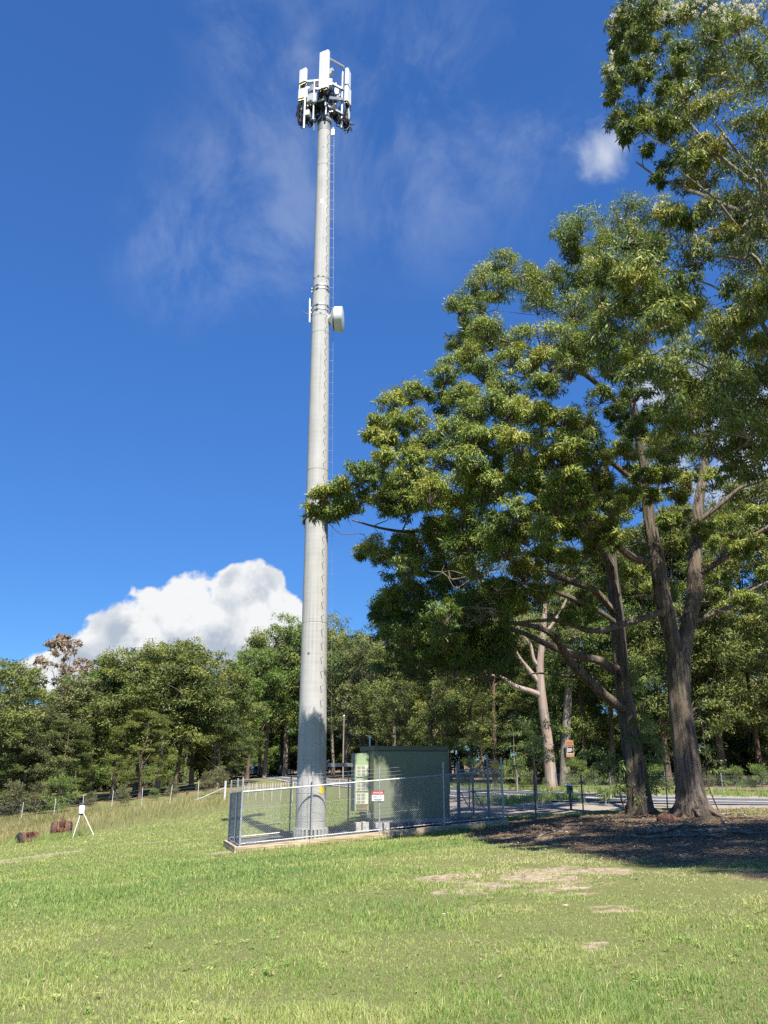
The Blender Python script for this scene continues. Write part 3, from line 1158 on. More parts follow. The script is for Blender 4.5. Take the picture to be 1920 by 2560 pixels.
CANOPY = [
    (985, 85, 75), (930, 130, 45), (1080, 110, 60), (1150, 60, 70), (1180, 150, 80), (1250, 40, 60), (960, 190, 40), (1060, 200, 70), (1230, 180, 70), (1290, 90, 60),
    (715, 235, 60), (650, 280, 70), (590, 340, 50), (555, 385, 45), (780, 260, 60), (860, 270, 60), (700, 310, 60), (830, 340, 60), (930, 300, 70), (1020, 270, 60),
    (960, 390, 70), (1060, 340, 60), (1130, 290, 60), (1200, 280, 60), (1180, 380, 60),
    (600, 460, 50), (560, 510, 45), (650, 470, 60), (540, 590, 50), (500, 630, 45), (590, 570, 60), (640, 620, 60), (500, 720, 45), (560, 700, 50), (770, 520, 70),
    (850, 500, 70), (930, 500, 70), (790, 600, 60), (740, 570, 55), (880, 580, 60), (1020, 470, 70), (1100, 440, 70), (1130, 520, 60), (1000, 560, 60), (1090, 560, 50),
    (1200, 590, 50), (950, 610, 55), (860, 660, 50), (720, 660, 50),
    (380, 700, 50), (320, 730, 50), (280, 800, 45), (250, 840, 35), (340, 800, 45), (420, 690, 30), (300, 860, 35),
    (670, 730, 60), (600, 770, 60), (730, 750, 60), (800, 760, 60), (850, 780, 50), (480, 830, 60), (540, 850, 70), (610, 850, 60), (430, 880, 60), (350, 910, 60),
    (300, 920, 45), (690, 860, 70), (770, 880, 60), (850, 860, 60), (900, 930, 60), (950, 900, 60), (1000, 870, 60), (990, 800, 60), (1040, 940, 55), (920, 790, 50),
    (200, 985, 50), (150, 1040, 50), (80, 1060, 45), (45, 1110, 40), (30, 1150, 25), (250, 1000, 60), (280, 1060, 55), (180, 1090, 50), (350, 1010, 60), (330, 1080, 50),
    (420, 1000, 60), (420, 1080, 50), (500, 1030, 60), (520, 1090, 50), (590, 1000, 60), (620, 1060, 60), (640, 1010, 60), (700, 1030, 60), (780, 1000, 60), (860, 1010, 60),
    (930, 1010, 60), (980, 1060, 50), (1050, 1010, 50), (130, 1120, 40), (90, 1130, 40), (400, 940, 50), (520, 930, 60), (600, 930, 60), (700, 950, 60), (800, 940, 60),
    (250, 1240, 45), (220, 1260, 35), (290, 1280, 40), (350, 1230, 50), (420, 1230, 60), (500, 1220, 60), (360, 1310, 50), (430, 1310, 60), (330, 1360, 50), (520, 1300, 60),
    (600, 1230, 60), (680, 1180, 60), (750, 1120, 60), (840, 1120, 60), (560, 1350, 60), (620, 1310, 60), (300, 1420, 50), (270, 1480, 40), (380, 1410, 60), (460, 1400, 60),
    (400, 1480, 60), (330, 1500, 50), (450, 1540, 60), (380, 1570, 60), (320, 1600, 50), (500, 1480, 60), (560, 1450, 60), (500, 1580, 60), (580, 1560, 60), (650, 1540, 50),
    (820, 1420, 50), (760, 1460, 40), (850, 1400, 50), (1010, 1490, 40), (700, 1380, 55), (640, 1430, 55), (720, 1250, 60), (800, 1200, 60), (870, 1180, 50), (900, 1090, 60),
    (560, 1160, 50), (640, 1140, 55), (960, 1500, 30), (780, 1330, 55), (720, 1470, 50), (300, 1560, 45), (420, 1640, 50), (520, 1650, 50), (600, 1640, 45),
    (1010, 1130, 45), (940, 1180, 45), (870, 1270, 45), (950, 1290, 40), (1040, 1230, 40), (680, 1560, 45), (560, 1240, 55), (470, 1170, 45),
    (1290, 980, 45), (1240, 1060, 35), (1330, 1060, 40), (330, 1040, 55), (390, 1040, 55), (300, 1100, 45), (370, 1110, 50), (450, 1050, 60), (1290, 640, 45), (1180, 700, 40), (1190, 820, 40), (1260, 900, 38), (1150, 900, 45), (1210, 990, 38), (1170, 1060, 40), (1100, 1090, 50), (1060, 1180, 50), (1120, 1220, 45), (1300, 1150, 35), (1340, 1230, 32), (1380, 1010, 45), (1460, 1000, 40), (1500, 1150, 38), (1560, 1250, 38), (1620, 1120, 42), (1640, 1330, 38), (1480, 1360, 35), (1570, 1430, 36), (1420, 1180, 34), (1620, 1230, 36), (1180, 1330, 32), (1250, 760, 35), (1310, 880, 45), (1120, 760, 40), (1060, 700, 45)]


def canopy_depth(x, y):
    d = 29.0 - 7.0 * math.exp(-((x - 860) / 400.0) ** 2 - ((y - 980) / 480.0) ** 2)
    if x < 480:
        k = min(1, (480 - x) / 300)
        d = d * (1 - k) + (24.0 if y < 1130 else 29.6) * k
    if x < 560 and 1130 < y < 1360:
        d = max(d, 28.5)
    if x > 1050 and y < 700:
        d += 1.2
    return d


SUNV = np.array((math.sin(R(15)) * math.cos(R(56)), -math.cos(R(15)) * math.cos(R(56)), math.sin(R(56))))


def sun_gap(cl):
    """thin the boughs where the photo shows sun reaching the air conditioner and dappling the shelter"""
    out = []
    gaps = [(4.62, 1.65, z, 1.15) for z in (0.0, .5, 1.0, 1.5, 1.9)] + [(5.75, .95, 1.35, .45), (6.3, .95, .9, .35)]
    for c in cl:
        ok = True
        for s, t, z, f in gaps:
            q = O2 + E1 * s + E2 * t
            d = np.array(c[:3]) - np.array((q[0], q[1], z))
            k = d @ SUNV
            if k > 0 and np.linalg.norm(d - SUNV * k) < f * c[3]:
                ok = False
        if ok:
            out.append(c)
    return out


def big_trees():
    A, B = [], []
    for (x, y, r) in CANOPY:
        u, v = c1(x, y)
        Y = canopy_depth(x, y) + rng.normal(0, .9) * (0.4 if x < 250 else 1)
        p = at(u, v, Y)
        rr = pxr(r / C1, Y, v) * 1.12
        tb = .53 + rng.normal(0, .10) - .20 * (y > 1350 and x < 700)  # lower-left clumps tinted darker to stand in for shade
        (B if (x < 1000 and y > 690) else A).append((*p, rr, tb))
        if rng.uniform() < .55 and x > 330:  # the crown has a far side too
            kx, ky = x + (820 - x) * .10 + rng.normal(0, 20), y + (900 - y) * .06 + rng.normal(0, 18)
            u, v = c1(kx, ky)
            Y2 = Y + rng.uniform(3.0, 8.0)
            (B if (x < 1000 and y > 690) else A).append((*at(u, v, Y2), pxr(r / C1, Y2, v), tb - .04))
    for k in range(46):  # dense underside, low on the left; its shade is put into a darker tint
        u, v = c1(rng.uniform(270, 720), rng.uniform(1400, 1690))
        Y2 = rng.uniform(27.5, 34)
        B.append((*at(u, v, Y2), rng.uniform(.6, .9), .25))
    for k in range(26):
        u, v = c1(rng.uniform(930, 1330), rng.uniform(900, 1420))
        Y2 = rng.uniform(34, 38)
        A.append((*at(u, v, Y2), rng.uniform(.5, .8), .40))
    # far side towards the back right
    for k in range(26):
        u, v = c1(rng.uniform(1150, 1600), rng.uniform(150, 900))
        Y2 = rng.uniform(32, 38)
        A.append((*at(u, v, Y2), .85, .42))

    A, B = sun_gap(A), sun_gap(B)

    def P(lst, Y0, Y1):
        n = len(lst)
        return [at(u, v, Y0 + (Y1 - Y0) * i / max(n - 1, 1)) for i, (u, v) in enumerate(lst)]
    for which in 'AB':
        sk = Skel()
        if which == 'A':
            b = gp(1734, 2042)
            Yt = b[1]
            lab = 'massive stringy brown gum forking into two trunks, on the right beside the road'
            tr = sk.add_path([b + np.array((0, 0, -.25)), b + np.array((0, 0, .35)), at(1724, 1960, Yt), at(1710, 1840, Yt), at(1699, 1754, Yt), at(1697, 1667, Yt), at(1698, 1632, Yt)], [.80, .62, .50, .45, .42, .44, .42], n=8)
            for f in range(6):
                a = f * 1.05 + .4
                dv = np.array((math.cos(a), math.sin(a), 0))
                e = b + dv * 1.15
                e[2] = gz(e[0], e[1]) - .06
                sk.add_path([b + dv * .34 + np.array((0, 0, .75)), b + dv * .56 + np.array((0, 0, .28)), e], [.17, .17, .05], n=4)
            i = tr[-6]
            l = sk.add_path(P([(1690, 1640), (1673, 1571), (1651, 1472), (1645, 1416), (1627, 1325), (1617, 1234), (1610, 1164), (1599, 1094), (1578, 990), (1571, 930), (1562, 850), (1560, 780)], Yt - .05, Yt - 1.5), [.33, .31, .31, .29, .24, .21, .19, .18, .14, .11, .07, .04], parent=i)
            r_ = sk.add_path(P([(1706, 1640), (1721, 1558), (1736, 1485), (1739, 1374), (1746, 1269), (1757, 1199), (1767, 1129), (1772, 1040), (1765, 950)], Yt + .05, Yt + 1.0), [.30, .28, .30, .24, .21, .18, .14, .10, .06], parent=i)
            sk.add_path(P([(1664, 1545), (1647, 1532), (1608, 1545), (1547, 1563), (1499, 1576), (1460, 1574), (1430, 1561), (1387, 1550), (1343, 1552), (1287, 1556), (1243, 1552)], Yt - .2, Yt - 4.5), [.12, .12, .115, .11, .10, .095, .085, .07, .055, .04, .025], parent=l[8])
            sk.add_path(P([(1640, 1405), (1585, 1395), (1529, 1353), (1466, 1332), (1400, 1300), (1330, 1270), (1250, 1250), (1180, 1230)], Yt - .3, Yt - 6.5), [.16, .15, .14, .12, .10, .08, .06, .04], parent=l[18])
            sk.add_path(P([(1618, 1230), (1570, 1190), (1520, 1150), (1450, 1110), (1380, 1060), (1310, 1030)], Yt - .8, Yt - 6), [.12, .11, .10, .08, .06, .04], parent=l[30])
            sk.add_path(P([(1600, 1090), (1545, 1010), (1480, 950), (1400, 900), (1320, 870), (1250, 850)], Yt - 1, Yt - 5), [.11, .10, .09, .07, .05, .035], parent=l[38])
            sk.add_path(P([(1575, 960), (1620, 900), (1660, 870)], Yt - 1.2, Yt - 1.5), [.08, .06, .04], parent=l[45])
            sk.add_path(P([(1742, 1440), (1809, 1395), (1851, 1360), (1920, 1318), (2000, 1260)], Yt + .3, Yt - 1), [.13, .12, .11, .09, .06], parent=r_[10])
            sk.add_path(P([(1752, 1300), (1809, 1255), (1851, 1220), (1907, 1199), (1980, 1150)], Yt + .4, Yt - .5), [.11, .10, .08, .07, .05], parent=r_[20])
            sk.add_path(P([(1718, 1560), (1777, 1537), (1829, 1515), (1877, 1476), (1930, 1450)], Yt + .1, Yt + 1.5), [.10, .09, .075, .06, .04], parent=r_[5])
            cl = A
        else:
            b = gp(1602, 2036)
            Yt = b[1]
            lab = 'stringy brown gum with long limbs spreading left over the shelter, beside the forked gum'
            tr = sk.add_path([b + np.array((0, 0, -.25)), b + np.array((0, 0, .3)), at(1588, 1930, Yt), at(1573, 1819, Yt), at(1560, 1732, Yt), at(1551, 1645, Yt), at(1543, 1537, Yt), at(1536, 1480, Yt), at(1529, 1409, Yt), at(1526, 1304, Yt - .3), at(1519, 1199, Yt - .6), at(1505, 1100, Yt - 1)], [.70, .50, .42, .38, .33, .31, .29, .27, .24, .20, .14, .07], n=7)
            for f in range(5):
                a = f * 1.26 + .2
                dv = np.array((math.cos(a), math.sin(a), 0))
                e = b + dv * .95
                e[2] = gz(e[0], e[1]) - .06
                sk.add_path([b + dv * .26 + np.array((0, 0, .6)), b + dv * .46 + np.array((0, 0, .22)), e], [.14, .14, .05], n=4)
            sk.add_path(P([(1556, 1771), (1530, 1754), (1495, 1723), (1460, 1689), (1426, 1654), (1408, 1624), (1387, 1593), (1352, 1571), (1300, 1560), (1230, 1550), (1150, 1530)], Yt - .2, Yt - 6), [.20, .19, .185, .18, .165, .15, .13, .10, .08, .06, .04], parent=tr[25])
            sk.add_path(P([(1534, 1676), (1504, 1654), (1460, 1643), (1408, 1628), (1365, 1610), (1330, 1593), (1287, 1576), (1226, 1569), (1160, 1575), (1100, 1590)], Yt - .2, Yt - 5), [.17, .165, .155, .14, .12, .10, .085, .07, .05, .03], parent=tr[33])
            sk.add_path(P([(1534, 1530), (1486, 1476), (1443, 1459), (1361, 1430), (1291, 1402), (1220, 1380), (1140, 1350), (1080, 1325), (1020, 1330), (950, 1320), (880, 1300)], Yt - .2, 26.8), [.15, .15, .14, .125, .11, .10, .085, .075, .06, .045, .025], parent=tr[42])
            sk.add_path(P([(1528, 1420), (1480, 1340), (1420, 1290), (1350, 1240), (1270, 1205), (1193, 1185), (1138, 1164), (1089, 1136), (1060, 1100)], Yt - .3, 26.5), [.14, .13, .12, .11, .095, .085, .07, .05, .03], parent=tr[52])
            sk.add_path(P([(1526, 1300), (1480, 1230), (1430, 1180), (1370, 1130), (1300, 1090)], Yt - .4, 25), [.10, .09, .075, .06, .04], parent=tr[60])
            sk.add_path(P([(1543, 1560), (1500, 1530), (1440, 1500), (1360, 1470), (1290, 1455), (1210, 1460)], Yt - .2, 27), [.11, .10, .09, .075, .06, .03], parent=tr[40])
            cl = B
        grow(sk, cl, r0=.019, drop=.6)
        root = thing('gum_tree', lab, 'tree', b)
        mbt = MB()
        skel_mesh(sk, mbt)
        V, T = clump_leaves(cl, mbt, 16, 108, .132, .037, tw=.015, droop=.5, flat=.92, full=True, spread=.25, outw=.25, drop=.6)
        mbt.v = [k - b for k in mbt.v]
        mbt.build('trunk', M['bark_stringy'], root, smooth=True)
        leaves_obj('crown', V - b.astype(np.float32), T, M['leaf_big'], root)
        # bare dead twigs hanging under the crown
        for k in range(8):
            mbd = MB()
            u, v = c1(rng.uniform(560, 980), rng.uniform(1180, 1500))
            p = at(u, v, rng.uniform(24, 27))
            q_ = p
            for j in range(7):
                e = q_ + np.array((rng.uniform(-1.2, .3), rng.normal(0, .3), rng.uniform(-.25, .35)))
                st = mbd.n
                pth = smooth_path([p, .5 * (p + e) + rng.normal(0, .12, 3), e], 4)
                mbd.tube(pth, np.linspace(.016, .005, 9), 4, False)
                if j:
                    mbd.f.append((st, st + 1, last))
                if j % 2 or j == 0:
                    p = pth[4]
                    last = st + 16
            mbd.v = [g - b for g in mbd.v]
            mbd.build('dead_branch', M['wood_dead'], root)


big_trees()

# --- the near gum whose trunk stands outside the frame on the right
NEAR = [(600, 60, 120), (500, 140, 80), (720, 40, 100), (560, 230, 90), (440, 200, 60), (680, 180, 90), (850, 60, 100), (1000, 130, 110), (1150, 80, 120), (1300, 150, 120),
        (1450, 80, 120), (1600, 150, 100), (480, 480, 70), (380, 620, 80), (480, 640, 90), (420, 760, 60), (560, 560, 80), (640, 640, 70), (500, 900, 90), (450, 960, 70),
        (540, 1050, 80), (640, 950, 90), (720, 860, 100), (780, 1000, 90), (900, 900, 100), (1000, 750, 110), (860, 1050, 80), (700, 1180, 60), (950, 1000, 90), (1100, 600, 120),
        (1200, 560, 110), (1300, 700, 120), (1400, 600, 120), (1500, 750, 120), (1600, 650, 100), (1250, 850, 120), (1400, 950, 120), (1550, 1000, 120), (1620, 1200, 100),
        (1100, 1150, 90), (950, 1230, 80), (860, 1300, 80), (1050, 1300, 90), (1200, 1200, 100), (1350, 1250, 100), (1500, 1300, 100), (1150, 1420, 90), (780, 1420, 55),
        (1000, 1450, 80), (660, 380, 80), (800, 330, 90), (950, 420, 100), (1100, 350, 110), (1300, 400, 110), (1500, 380, 110), (640, 1000, 60), (820, 720, 80), (700, 520, 80),
        (860, 1700, 80), (1010, 1750, 70), (1200, 1650, 80), (1380, 1600, 90), (1560, 1650, 90), (1450, 1800, 90), (1300, 1850, 80), (1600, 1850, 90),
        (600, 320, 80), (900, 560, 90), (460, 330, 70), (800, 180, 90), (1200, 260, 110), (1420, 230, 110), (1560, 520, 110), (1080, 900, 100)]
NEAR2 = [(1350, 720, 80), (1450, 650, 80), (1550, 620, 80), (1640, 560, 60), (1400, 800, 80), (1500, 760, 80), (1600, 720, 80), (1480, 880, 70), (1560, 900, 70), (1640, 880, 60),
         (1330, 800, 60), (1400, 690, 60), (1620, 640, 60), (1580, 800, 70), (1440, 770, 70), (1540, 690, 70), (1660, 760, 60), (1340, 640, 40), (1610, 960, 55), (1520, 960, 50),
         (1350, 560, 60), (1450, 480, 70), (1550, 420, 70), (1640, 380, 70), (1600, 300, 70), (1500, 330, 60), (1400, 400, 55)]


def near_tree():
    base = np.array((12.0, 17.5, gz(12.0, 17.5)))
    cl = []
    for (x, y, r) in NEAR:
        u, v = 1400 + x / 3.19, y / 3.19
        Y = 17.0 + rng.normal(0, 1.3)
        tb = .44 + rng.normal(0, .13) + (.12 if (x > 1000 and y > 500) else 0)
        cl.append((*at(u, v, Y), pxr(r / 3.19, Y, v) * 1.12, tb))
        if rng.uniform() < .45:
            Y2 = Y + rng.uniform(1.5, 3.5)
            cl.append((*at(u + rng.uniform(0, 25), v, Y2), pxr(r / 3.19, Y2, v), tb - .05))
    for (x, y, r) in NEAR2:
        u, v = c1(x, y)
        Y = 16.6 + rng.normal(0, 1.2)
        cl.append((*at(u, v, Y), pxr(r / C1, Y, v) * 1.1, .47 + rng.normal(0, .10)))
    for k in range(26):  # sprays of this tree hanging in front of the forked gum's top
        u, v = c1(rng.uniform(1070, 1420), rng.uniform(70, 640))
        Y = 15.6 + rng.normal(0, 1.2)
        cl.append((*at(u, v, Y), pxr(rng.uniform(45, 70) / C1, Y, v), .47 + rng.normal(0, .10)))
    for k in range(22):
        u, v = c1(rng.uniform(1290, 1700), rng.uniform(250, 960))
        Y = 16.0 + rng.normal(0, 1.3)
        cl.append((*at(u, v, Y), pxr(rng.uniform(50, 80) / C1, Y, v), .47 + rng.normal(0, .10)))
    for k in range(120):  # the part of the crown outside the frame; its shade lies under the big trees
        p = np.array((rng.uniform(9.0, 16), rng.uniform(11.5, 21), rng.uniform(8, 19)))
        if p[0] / p[1] < .60 and p[2] < 15:
            continue
        cl.append((*p, rng.uniform(.6, 1.0), .44))
    n = 0
    while n < 430:  # unseen boughs added overhead and to the right to shade the litter
        gx_, gy_ = rng.uniform(3.6, 12), rng.uniform(11.5, 25)
        if gy_ < np.interp(gx_, [1.5, 2.8, 3.6, 4.4, 5.2, 6.1, 9, 13], [31, 26, 21.6, 17.8, 15.0, 12.9, 11.8, 11]) + .3:
            continue
        h = rng.uniform(11.5, 18)
        q_ = np.array((gx_ + .1745 * h, gy_ - .651 * h, h - .3))
        dz = q_[2] - EYE
        dep = q_[1] * CP + dz * SP
        uu, vv = 960 + FPX * q_[0] / dep, 1280 - FPX * (dz * CP - q_[1] * SP) / dep
        rr = rng.uniform(.6, .95)
        mg = rr * 1.5 * FPX / dep
        n += 1
        if uu > 1920 + mg or vv < -mg:
            cl.append((*q_, rr, .44))
    sk = Skel()
    tr = sk.add_path([base - np.array((0, 0, .3)), base + np.array((0, 0, 3)), base + np.array((.2, .1, 7)), base + np.array((-.1, 0, 12)), base + np.array((-.3, -.2, 17)), base + np.array((-.5, 0, 22))],
                     [.42, .36, .30, .22, .14, .05], n=6)

    def limb(lst, Y0, Y1, r, par):
        n = len(lst)
        return sk.add_path([sk.p[par]] + [at(u, v, Y0 + (Y1 - Y0) * i / (n - 1)) for i, (u, v) in enumerate(lst)], np.linspace(r, .02, n + 1), parent=par, n=5)
    limb([(1925, 515), (1870, 450), (1810, 400), (1760, 350), (1735, 320), (1700, 270)], 16.8, 17, .09, tr[14])
    limb([(1925, 545), (1850, 528), (1760, 490), (1700, 468), (1640, 440), (1590, 405)], 17.2, 17.5, .075, tr[13])
    limb([(1925, 480), (1880, 430), (1820, 350), (1790, 310)], 17, 16.5, .07, tr[15])
    limb([(1925, 585), (1850, 570), (1790, 500), (1690, 420)], 17.5, 16.2, .06, tr[12])
    limb([(1900, 800), (1860, 870), (1850, 770), (1790, 720), (1740, 700)], 18.4, 19, .07, tr[9])
    limb([(1930, 980), (1860, 960), (1790, 930), (1730, 900)], 18.6, 19, .06, tr[8])
    limb([(1925, 700), (1850, 650), (1780, 640), (1700, 640)], 18.2, 19, .06, tr[10])
    for k in range(70):  # boughs added, nearly all out of frame, to dapple the two big trunks
        tx, ty = ((11.6, 31), (10.1, 33.6))[k % 2]
        h = rng.uniform(8, 15)
        q_ = np.array((tx + rng.normal(0, .6) + .1745 * h, ty - .651 * h, rng.uniform(-.5, 8) + h))
        dz = q_[2] - EYE
        dep = q_[1] * CP + dz * SP
        uu, vv = 960 + FPX * q_[0] / dep, 1280 - FPX * (dz * CP - q_[1] * SP) / dep
        if uu > 1950 or (uu > 1860 and vv < 1000):
            cl.append((*q_, rng.uniform(.4, .7), .44))
    cl = sun_gap(cl)
    grow(sk, cl, r0=.011, bend=.13, drop=.6)
    root = thing('gum_tree', 'tall flowering gum reaching in from the top right corner, cream blossom at its top', 'tree', base)
    mbt = MB()
    skel_mesh(sk, mbt, 14, 6)
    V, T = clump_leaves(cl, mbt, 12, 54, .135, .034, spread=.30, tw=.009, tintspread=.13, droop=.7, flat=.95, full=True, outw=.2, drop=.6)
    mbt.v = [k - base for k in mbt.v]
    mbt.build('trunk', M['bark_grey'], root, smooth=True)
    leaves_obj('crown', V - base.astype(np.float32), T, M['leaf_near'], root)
    C = []
    for (x, y, r) in NEAR:
        if y < 260 or (x < 560 and y < 640) or (abs(x - 880) < 120 and y > 1600):
            u, v = 1400 + x / 3.19, y / 3.19
            for k in range(5 if y < 260 else 2):
                C.append(at(u + rng.uniform(-r, r) / 3.4, v - r / 3.19 * rng.uniform(.3, 1.0), 16.4 + rng.normal(0, .6)))
    VV = []
    for c in C:
        for j in range(rng.integers(2, 6)):
            q_ = c + rng.normal(0, .10, 3)
            n = 26
            d = rng.normal(0, 1, (n, 3))
            VV.append(leaf_quads(q_ + d * .01, d, rng.normal(0, 1, (n, 3)), rng.uniform(.04, .075, n), rng.uniform(.018, .03, n)))
    VV = np.concatenate(VV)
    leaves_obj('blossom', VV - base.astype(np.float32), rng.uniform(0, 1, len(VV) // 4), M['blossom'], root)


near_tree()


# --- background tree kinds (each built once at the origin, then copied)
def kind_tree(name, h, crown_lo, crown_r, n_cl, cr, per, ln, wd, leafm, barkm, trunk_r, label, seed, lean=0.0, sub=9, tb=.45, dome=True, shape=1.0, ragged=.25):
    global rng
    keep = rng
    rng = np.random.default_rng(seed)
    sk = Skel()
    top = np.array((lean * h + rng.normal(0, .3), rng.normal(0, .3), h * .86))
    mid = np.array((lean * h * .4 + rng.normal(0, .25), rng.normal(0, .25), h * .45))
    tr = sk.add_path([(0, 0, -.3), (0, 0, h * .06), mid * np.array((.6, .6, .55)), mid, .5 * (mid + top) + rng.normal(0, .3, 3), top], [trunk_r * 1.5, trunk_r, trunk_r * .82, trunk_r * .66, trunk_r * .42, trunk_r * .12], n=5)
    cl = []
    for k in range(n_cl):
        t = rng.uniform(0, 1) ** .8
        a = rng.uniform(0, 6.283)
        zz = crown_lo + (h - crown_lo) * t
        prof = math.sin(math.pi * min(1, .18 + .82 * t * .95)) ** .6 if dome else (1 - t * .7)
        rr = crown_r * prof * shape * rng.uniform(.35, 1.0) ** .6
        c = np.array((lean * zz + math.cos(a) * rr, math.sin(a) * rr, zz - cr * .5))
        cl.append((*c, cr * rng.uniform(.6, 1.25), tb + rng.normal(0, .11)))
    nl = 5
    for k in range(nl):
        i = tr[int(len(tr) * (.42 + .09 * k))]
        p = sk.p[i]
        a = k * 2.4 + rng.uniform(0, 1)
        e = p + np.array((math.cos(a) * crown_r * .55, math.sin(a) * crown_r * .55, h * rng.uniform(.14, .24)))
        sk.add_path([p, p + (e - p) * .45 + np.array((0, 0, -.02 * h)) + rng.normal(0, .25, 3), e], [trunk_r * .42, trunk_r * .3, trunk_r * .14], parent=i, n=4)
    grow(sk, cl, r0=trunk_r * .055 + .008, bend=.14)
    root = thing(name, label, 'tree')
    mbt = MB()
    skel_mesh(sk, mbt, 10, 5)
    V, T = clump_leaves(cl, None, sub, per, ln, wd, droop=.30, spread=.27, full=True, flat=.8)
    mbt.build('trunk', barkm, root, smooth=True)
    leaves_obj('crown', V, T, leafm, root)
    root['h'] = h
    rng = keep
    return root


KINDS = {
    'far1': kind_tree('forest_tree', 20, 6.5, 5.6, 46, 1.85, 46, .34, .125, M['leaf_far'], M['bark_grey'], .30, 'x', 101),
    'far2': kind_tree('forest_tree', 20, 8.0, 4.6, 38, 1.7, 46, .34, .125, M['leaf_far'], M['bark_dark'], .26, 'x', 102, lean=.03),
    'far3': kind_tree('forest_tree', 20, 5.0, 6.2, 54, 1.8, 46, .34, .125, M['leaf_far'], M['bark_grey'], .32, 'x', 103, tb=.36),
    'bright': kind_tree('forest_tree', 20, 6.0, 4.6, 50, 1.5, 34, .34, .135, M['leaf_bright'], M['bark_grey'], .26, 'x', 104),
    'mid1': kind_tree('forest_tree', 19, 3.6, 5.2, 84, 1.15, 46, .22, .075, M['leaf_dark'], M['bark_dark'], .26, 'x', 105, tb=.5, sub=10),
    'mid2': kind_tree('forest_tree', 19, 3.0, 4.8, 84, 1.15, 46, .22, .078, M['leaf_far'], M['bark_dark'], .22, 'x', 106, tb=.42, sub=10),
    'slim': kind_tree('forest_tree', 20, 9.5, 3.2, 34, 1.25, 30, .30, .11, M['leaf_far'], M['bark_grey'], .20, 'x', 107, tb=.5),
    'under': kind_tree('understorey_tree', 8, .6, 2.6, 46, .85, 34, .22, .085, M['leaf_far'], M['bark_dark'], .09, 'x', 109, tb=.35, shape=.9),
    'under2': kind_tree('understorey_tree', 8, .8, 3.0, 46, .9, 34, .22, .085, M['leaf_far'], M['bark_dark'], .09, 'x', 110, tb=.40, shape=.9),
    'sparse': kind_tree('withered_tree', 18, 8.0, 4.0, 78, .50, 15, .30, .15, M['leaf_brown'], M['bark_grey'], .17, 'x', 108, tb=.5, sub=9),
}
USED = set()
NTREE = [0]


def put_tree(kind, u, Y, vtop, label, group, cat='tree', width=1.0):
    src = KINDS[kind]
    p = onground(u, Y)
    b = (1280.0 - vtop) / FPX
    H = (EYE + (SP + CP * b) / (CP - SP * b) * Y - p[2]) * .965
    s = H / src['h']
    scl = (s ** .7 * width, s ** .7 * width, s)
    rz = rng.uniform(0, 6.283)
    NTREE[0] += 1
    if kind not in USED:
        USED.add(kind)
        src.location = [float(k) for k in p]
        src.rotation_euler = (0, 0, rz)
        src.scale = scl
        src['label'] = label
        src['group'] = group
        return src
    o = dup(src, p, rz, scl, label, group)
    if kind in ('far1', 'far2', 'far3', 'slim', 'mid1', 'under2'):
        m_ = random.choice(['leaf_far', 'leaf_far', 'leaf_grey', 'leaf_dark', 'leaf_bright' if kind != 'slim' else 'leaf_grey'])
        for ch in o.children:
            if ch.name.startswith('crown'):
                ch.material_slots[0].link = 'OBJECT'
                ch.material_slots[0].material = M[m_]
    return o


ORDN = 'first second third fourth fifth sixth seventh eighth ninth tenth eleventh twelfth thirteenth fourteenth fifteenth sixteenth seventeenth eighteenth nineteenth twentieth'.split()
LOOK = {'far1': 'broad domed gum', 'far2': 'tall narrow gum', 'far3': 'wide low-crowned gum', 'bright': 'fresh green rounded tree', 'mid1': 'leafy dark-trunked gum', 'mid2': 'bushy green tree', 'slim': 'slender high-crowned gum'}
ROWL = [(-70, 84, 1620, 'far3'), (-12, 92, 1640, 'far2'), (34, 98, 1705, 'far2'), (75, 90, 1752, 'far3'), (126, 96, 1735, 'far1'), (182, 94, 1675, 'far1'), (228, 97, 1640, 'far3'), (285, 95, 1612, 'far1'),
        (340, 100, 1594, 'far3'), (395, 96, 1592, 'far1'), (440, 99, 1584, 'far2'), (478, 103, 1602, 'far1'), (528, 108, 1640, 'far3'), (575, 114, 1655, 'bright')]
for k, (u, Y, vt, kd) in enumerate(ROWL):
    put_tree(kd, u, Y, vt, f'{LOOK[kd]}, {ORDN[k]} from the left along the forest edge behind the tractors', 'gums along the left forest edge', width=1.12)
ROWL2 = [(-30, 84, 1760, 'mid1'), (62, 86, 1810, 'far3'), (150, 88, 1790, 'mid1'), (352, 91, 1765, 'mid1'), (545, 101, 1765, 'far3')]
for k, (u, Y, vt, kd) in enumerate(ROWL2):
    put_tree(kd, u, Y, vt, f'shorter gum in front of the left forest, {ORDN[k]} of the lower tier from the left', 'shorter gums in front of the left forest', width=1.15)
put_tree('sparse', 116, 106, 1575, 'withered brown-leaved tree standing above the left forest, against the cloud', None)
ROWC = [(618, 128, 1606, 'far2'), (662, 134, 1562, 'far1'), (712, 136, 1521, 'far3'), (756, 140, 1540, 'far1'), (800, 146, 1565, 'far2'), (832, 142, 1524, 'slim'), (866, 126, 1562, 'far1'),
        (908, 118, 1570, 'far2'), (945, 112, 1580, 'far3'), (985, 104, 1592, 'far1')]
for k, (u, Y, vt, kd) in enumerate(ROWC):
    put_tree(kd, u, Y, vt, f'{LOOK[kd]}, {ORDN[k]} from the left behind the tower and shelter', 'gums beyond the far bend of the road', width=1.05)
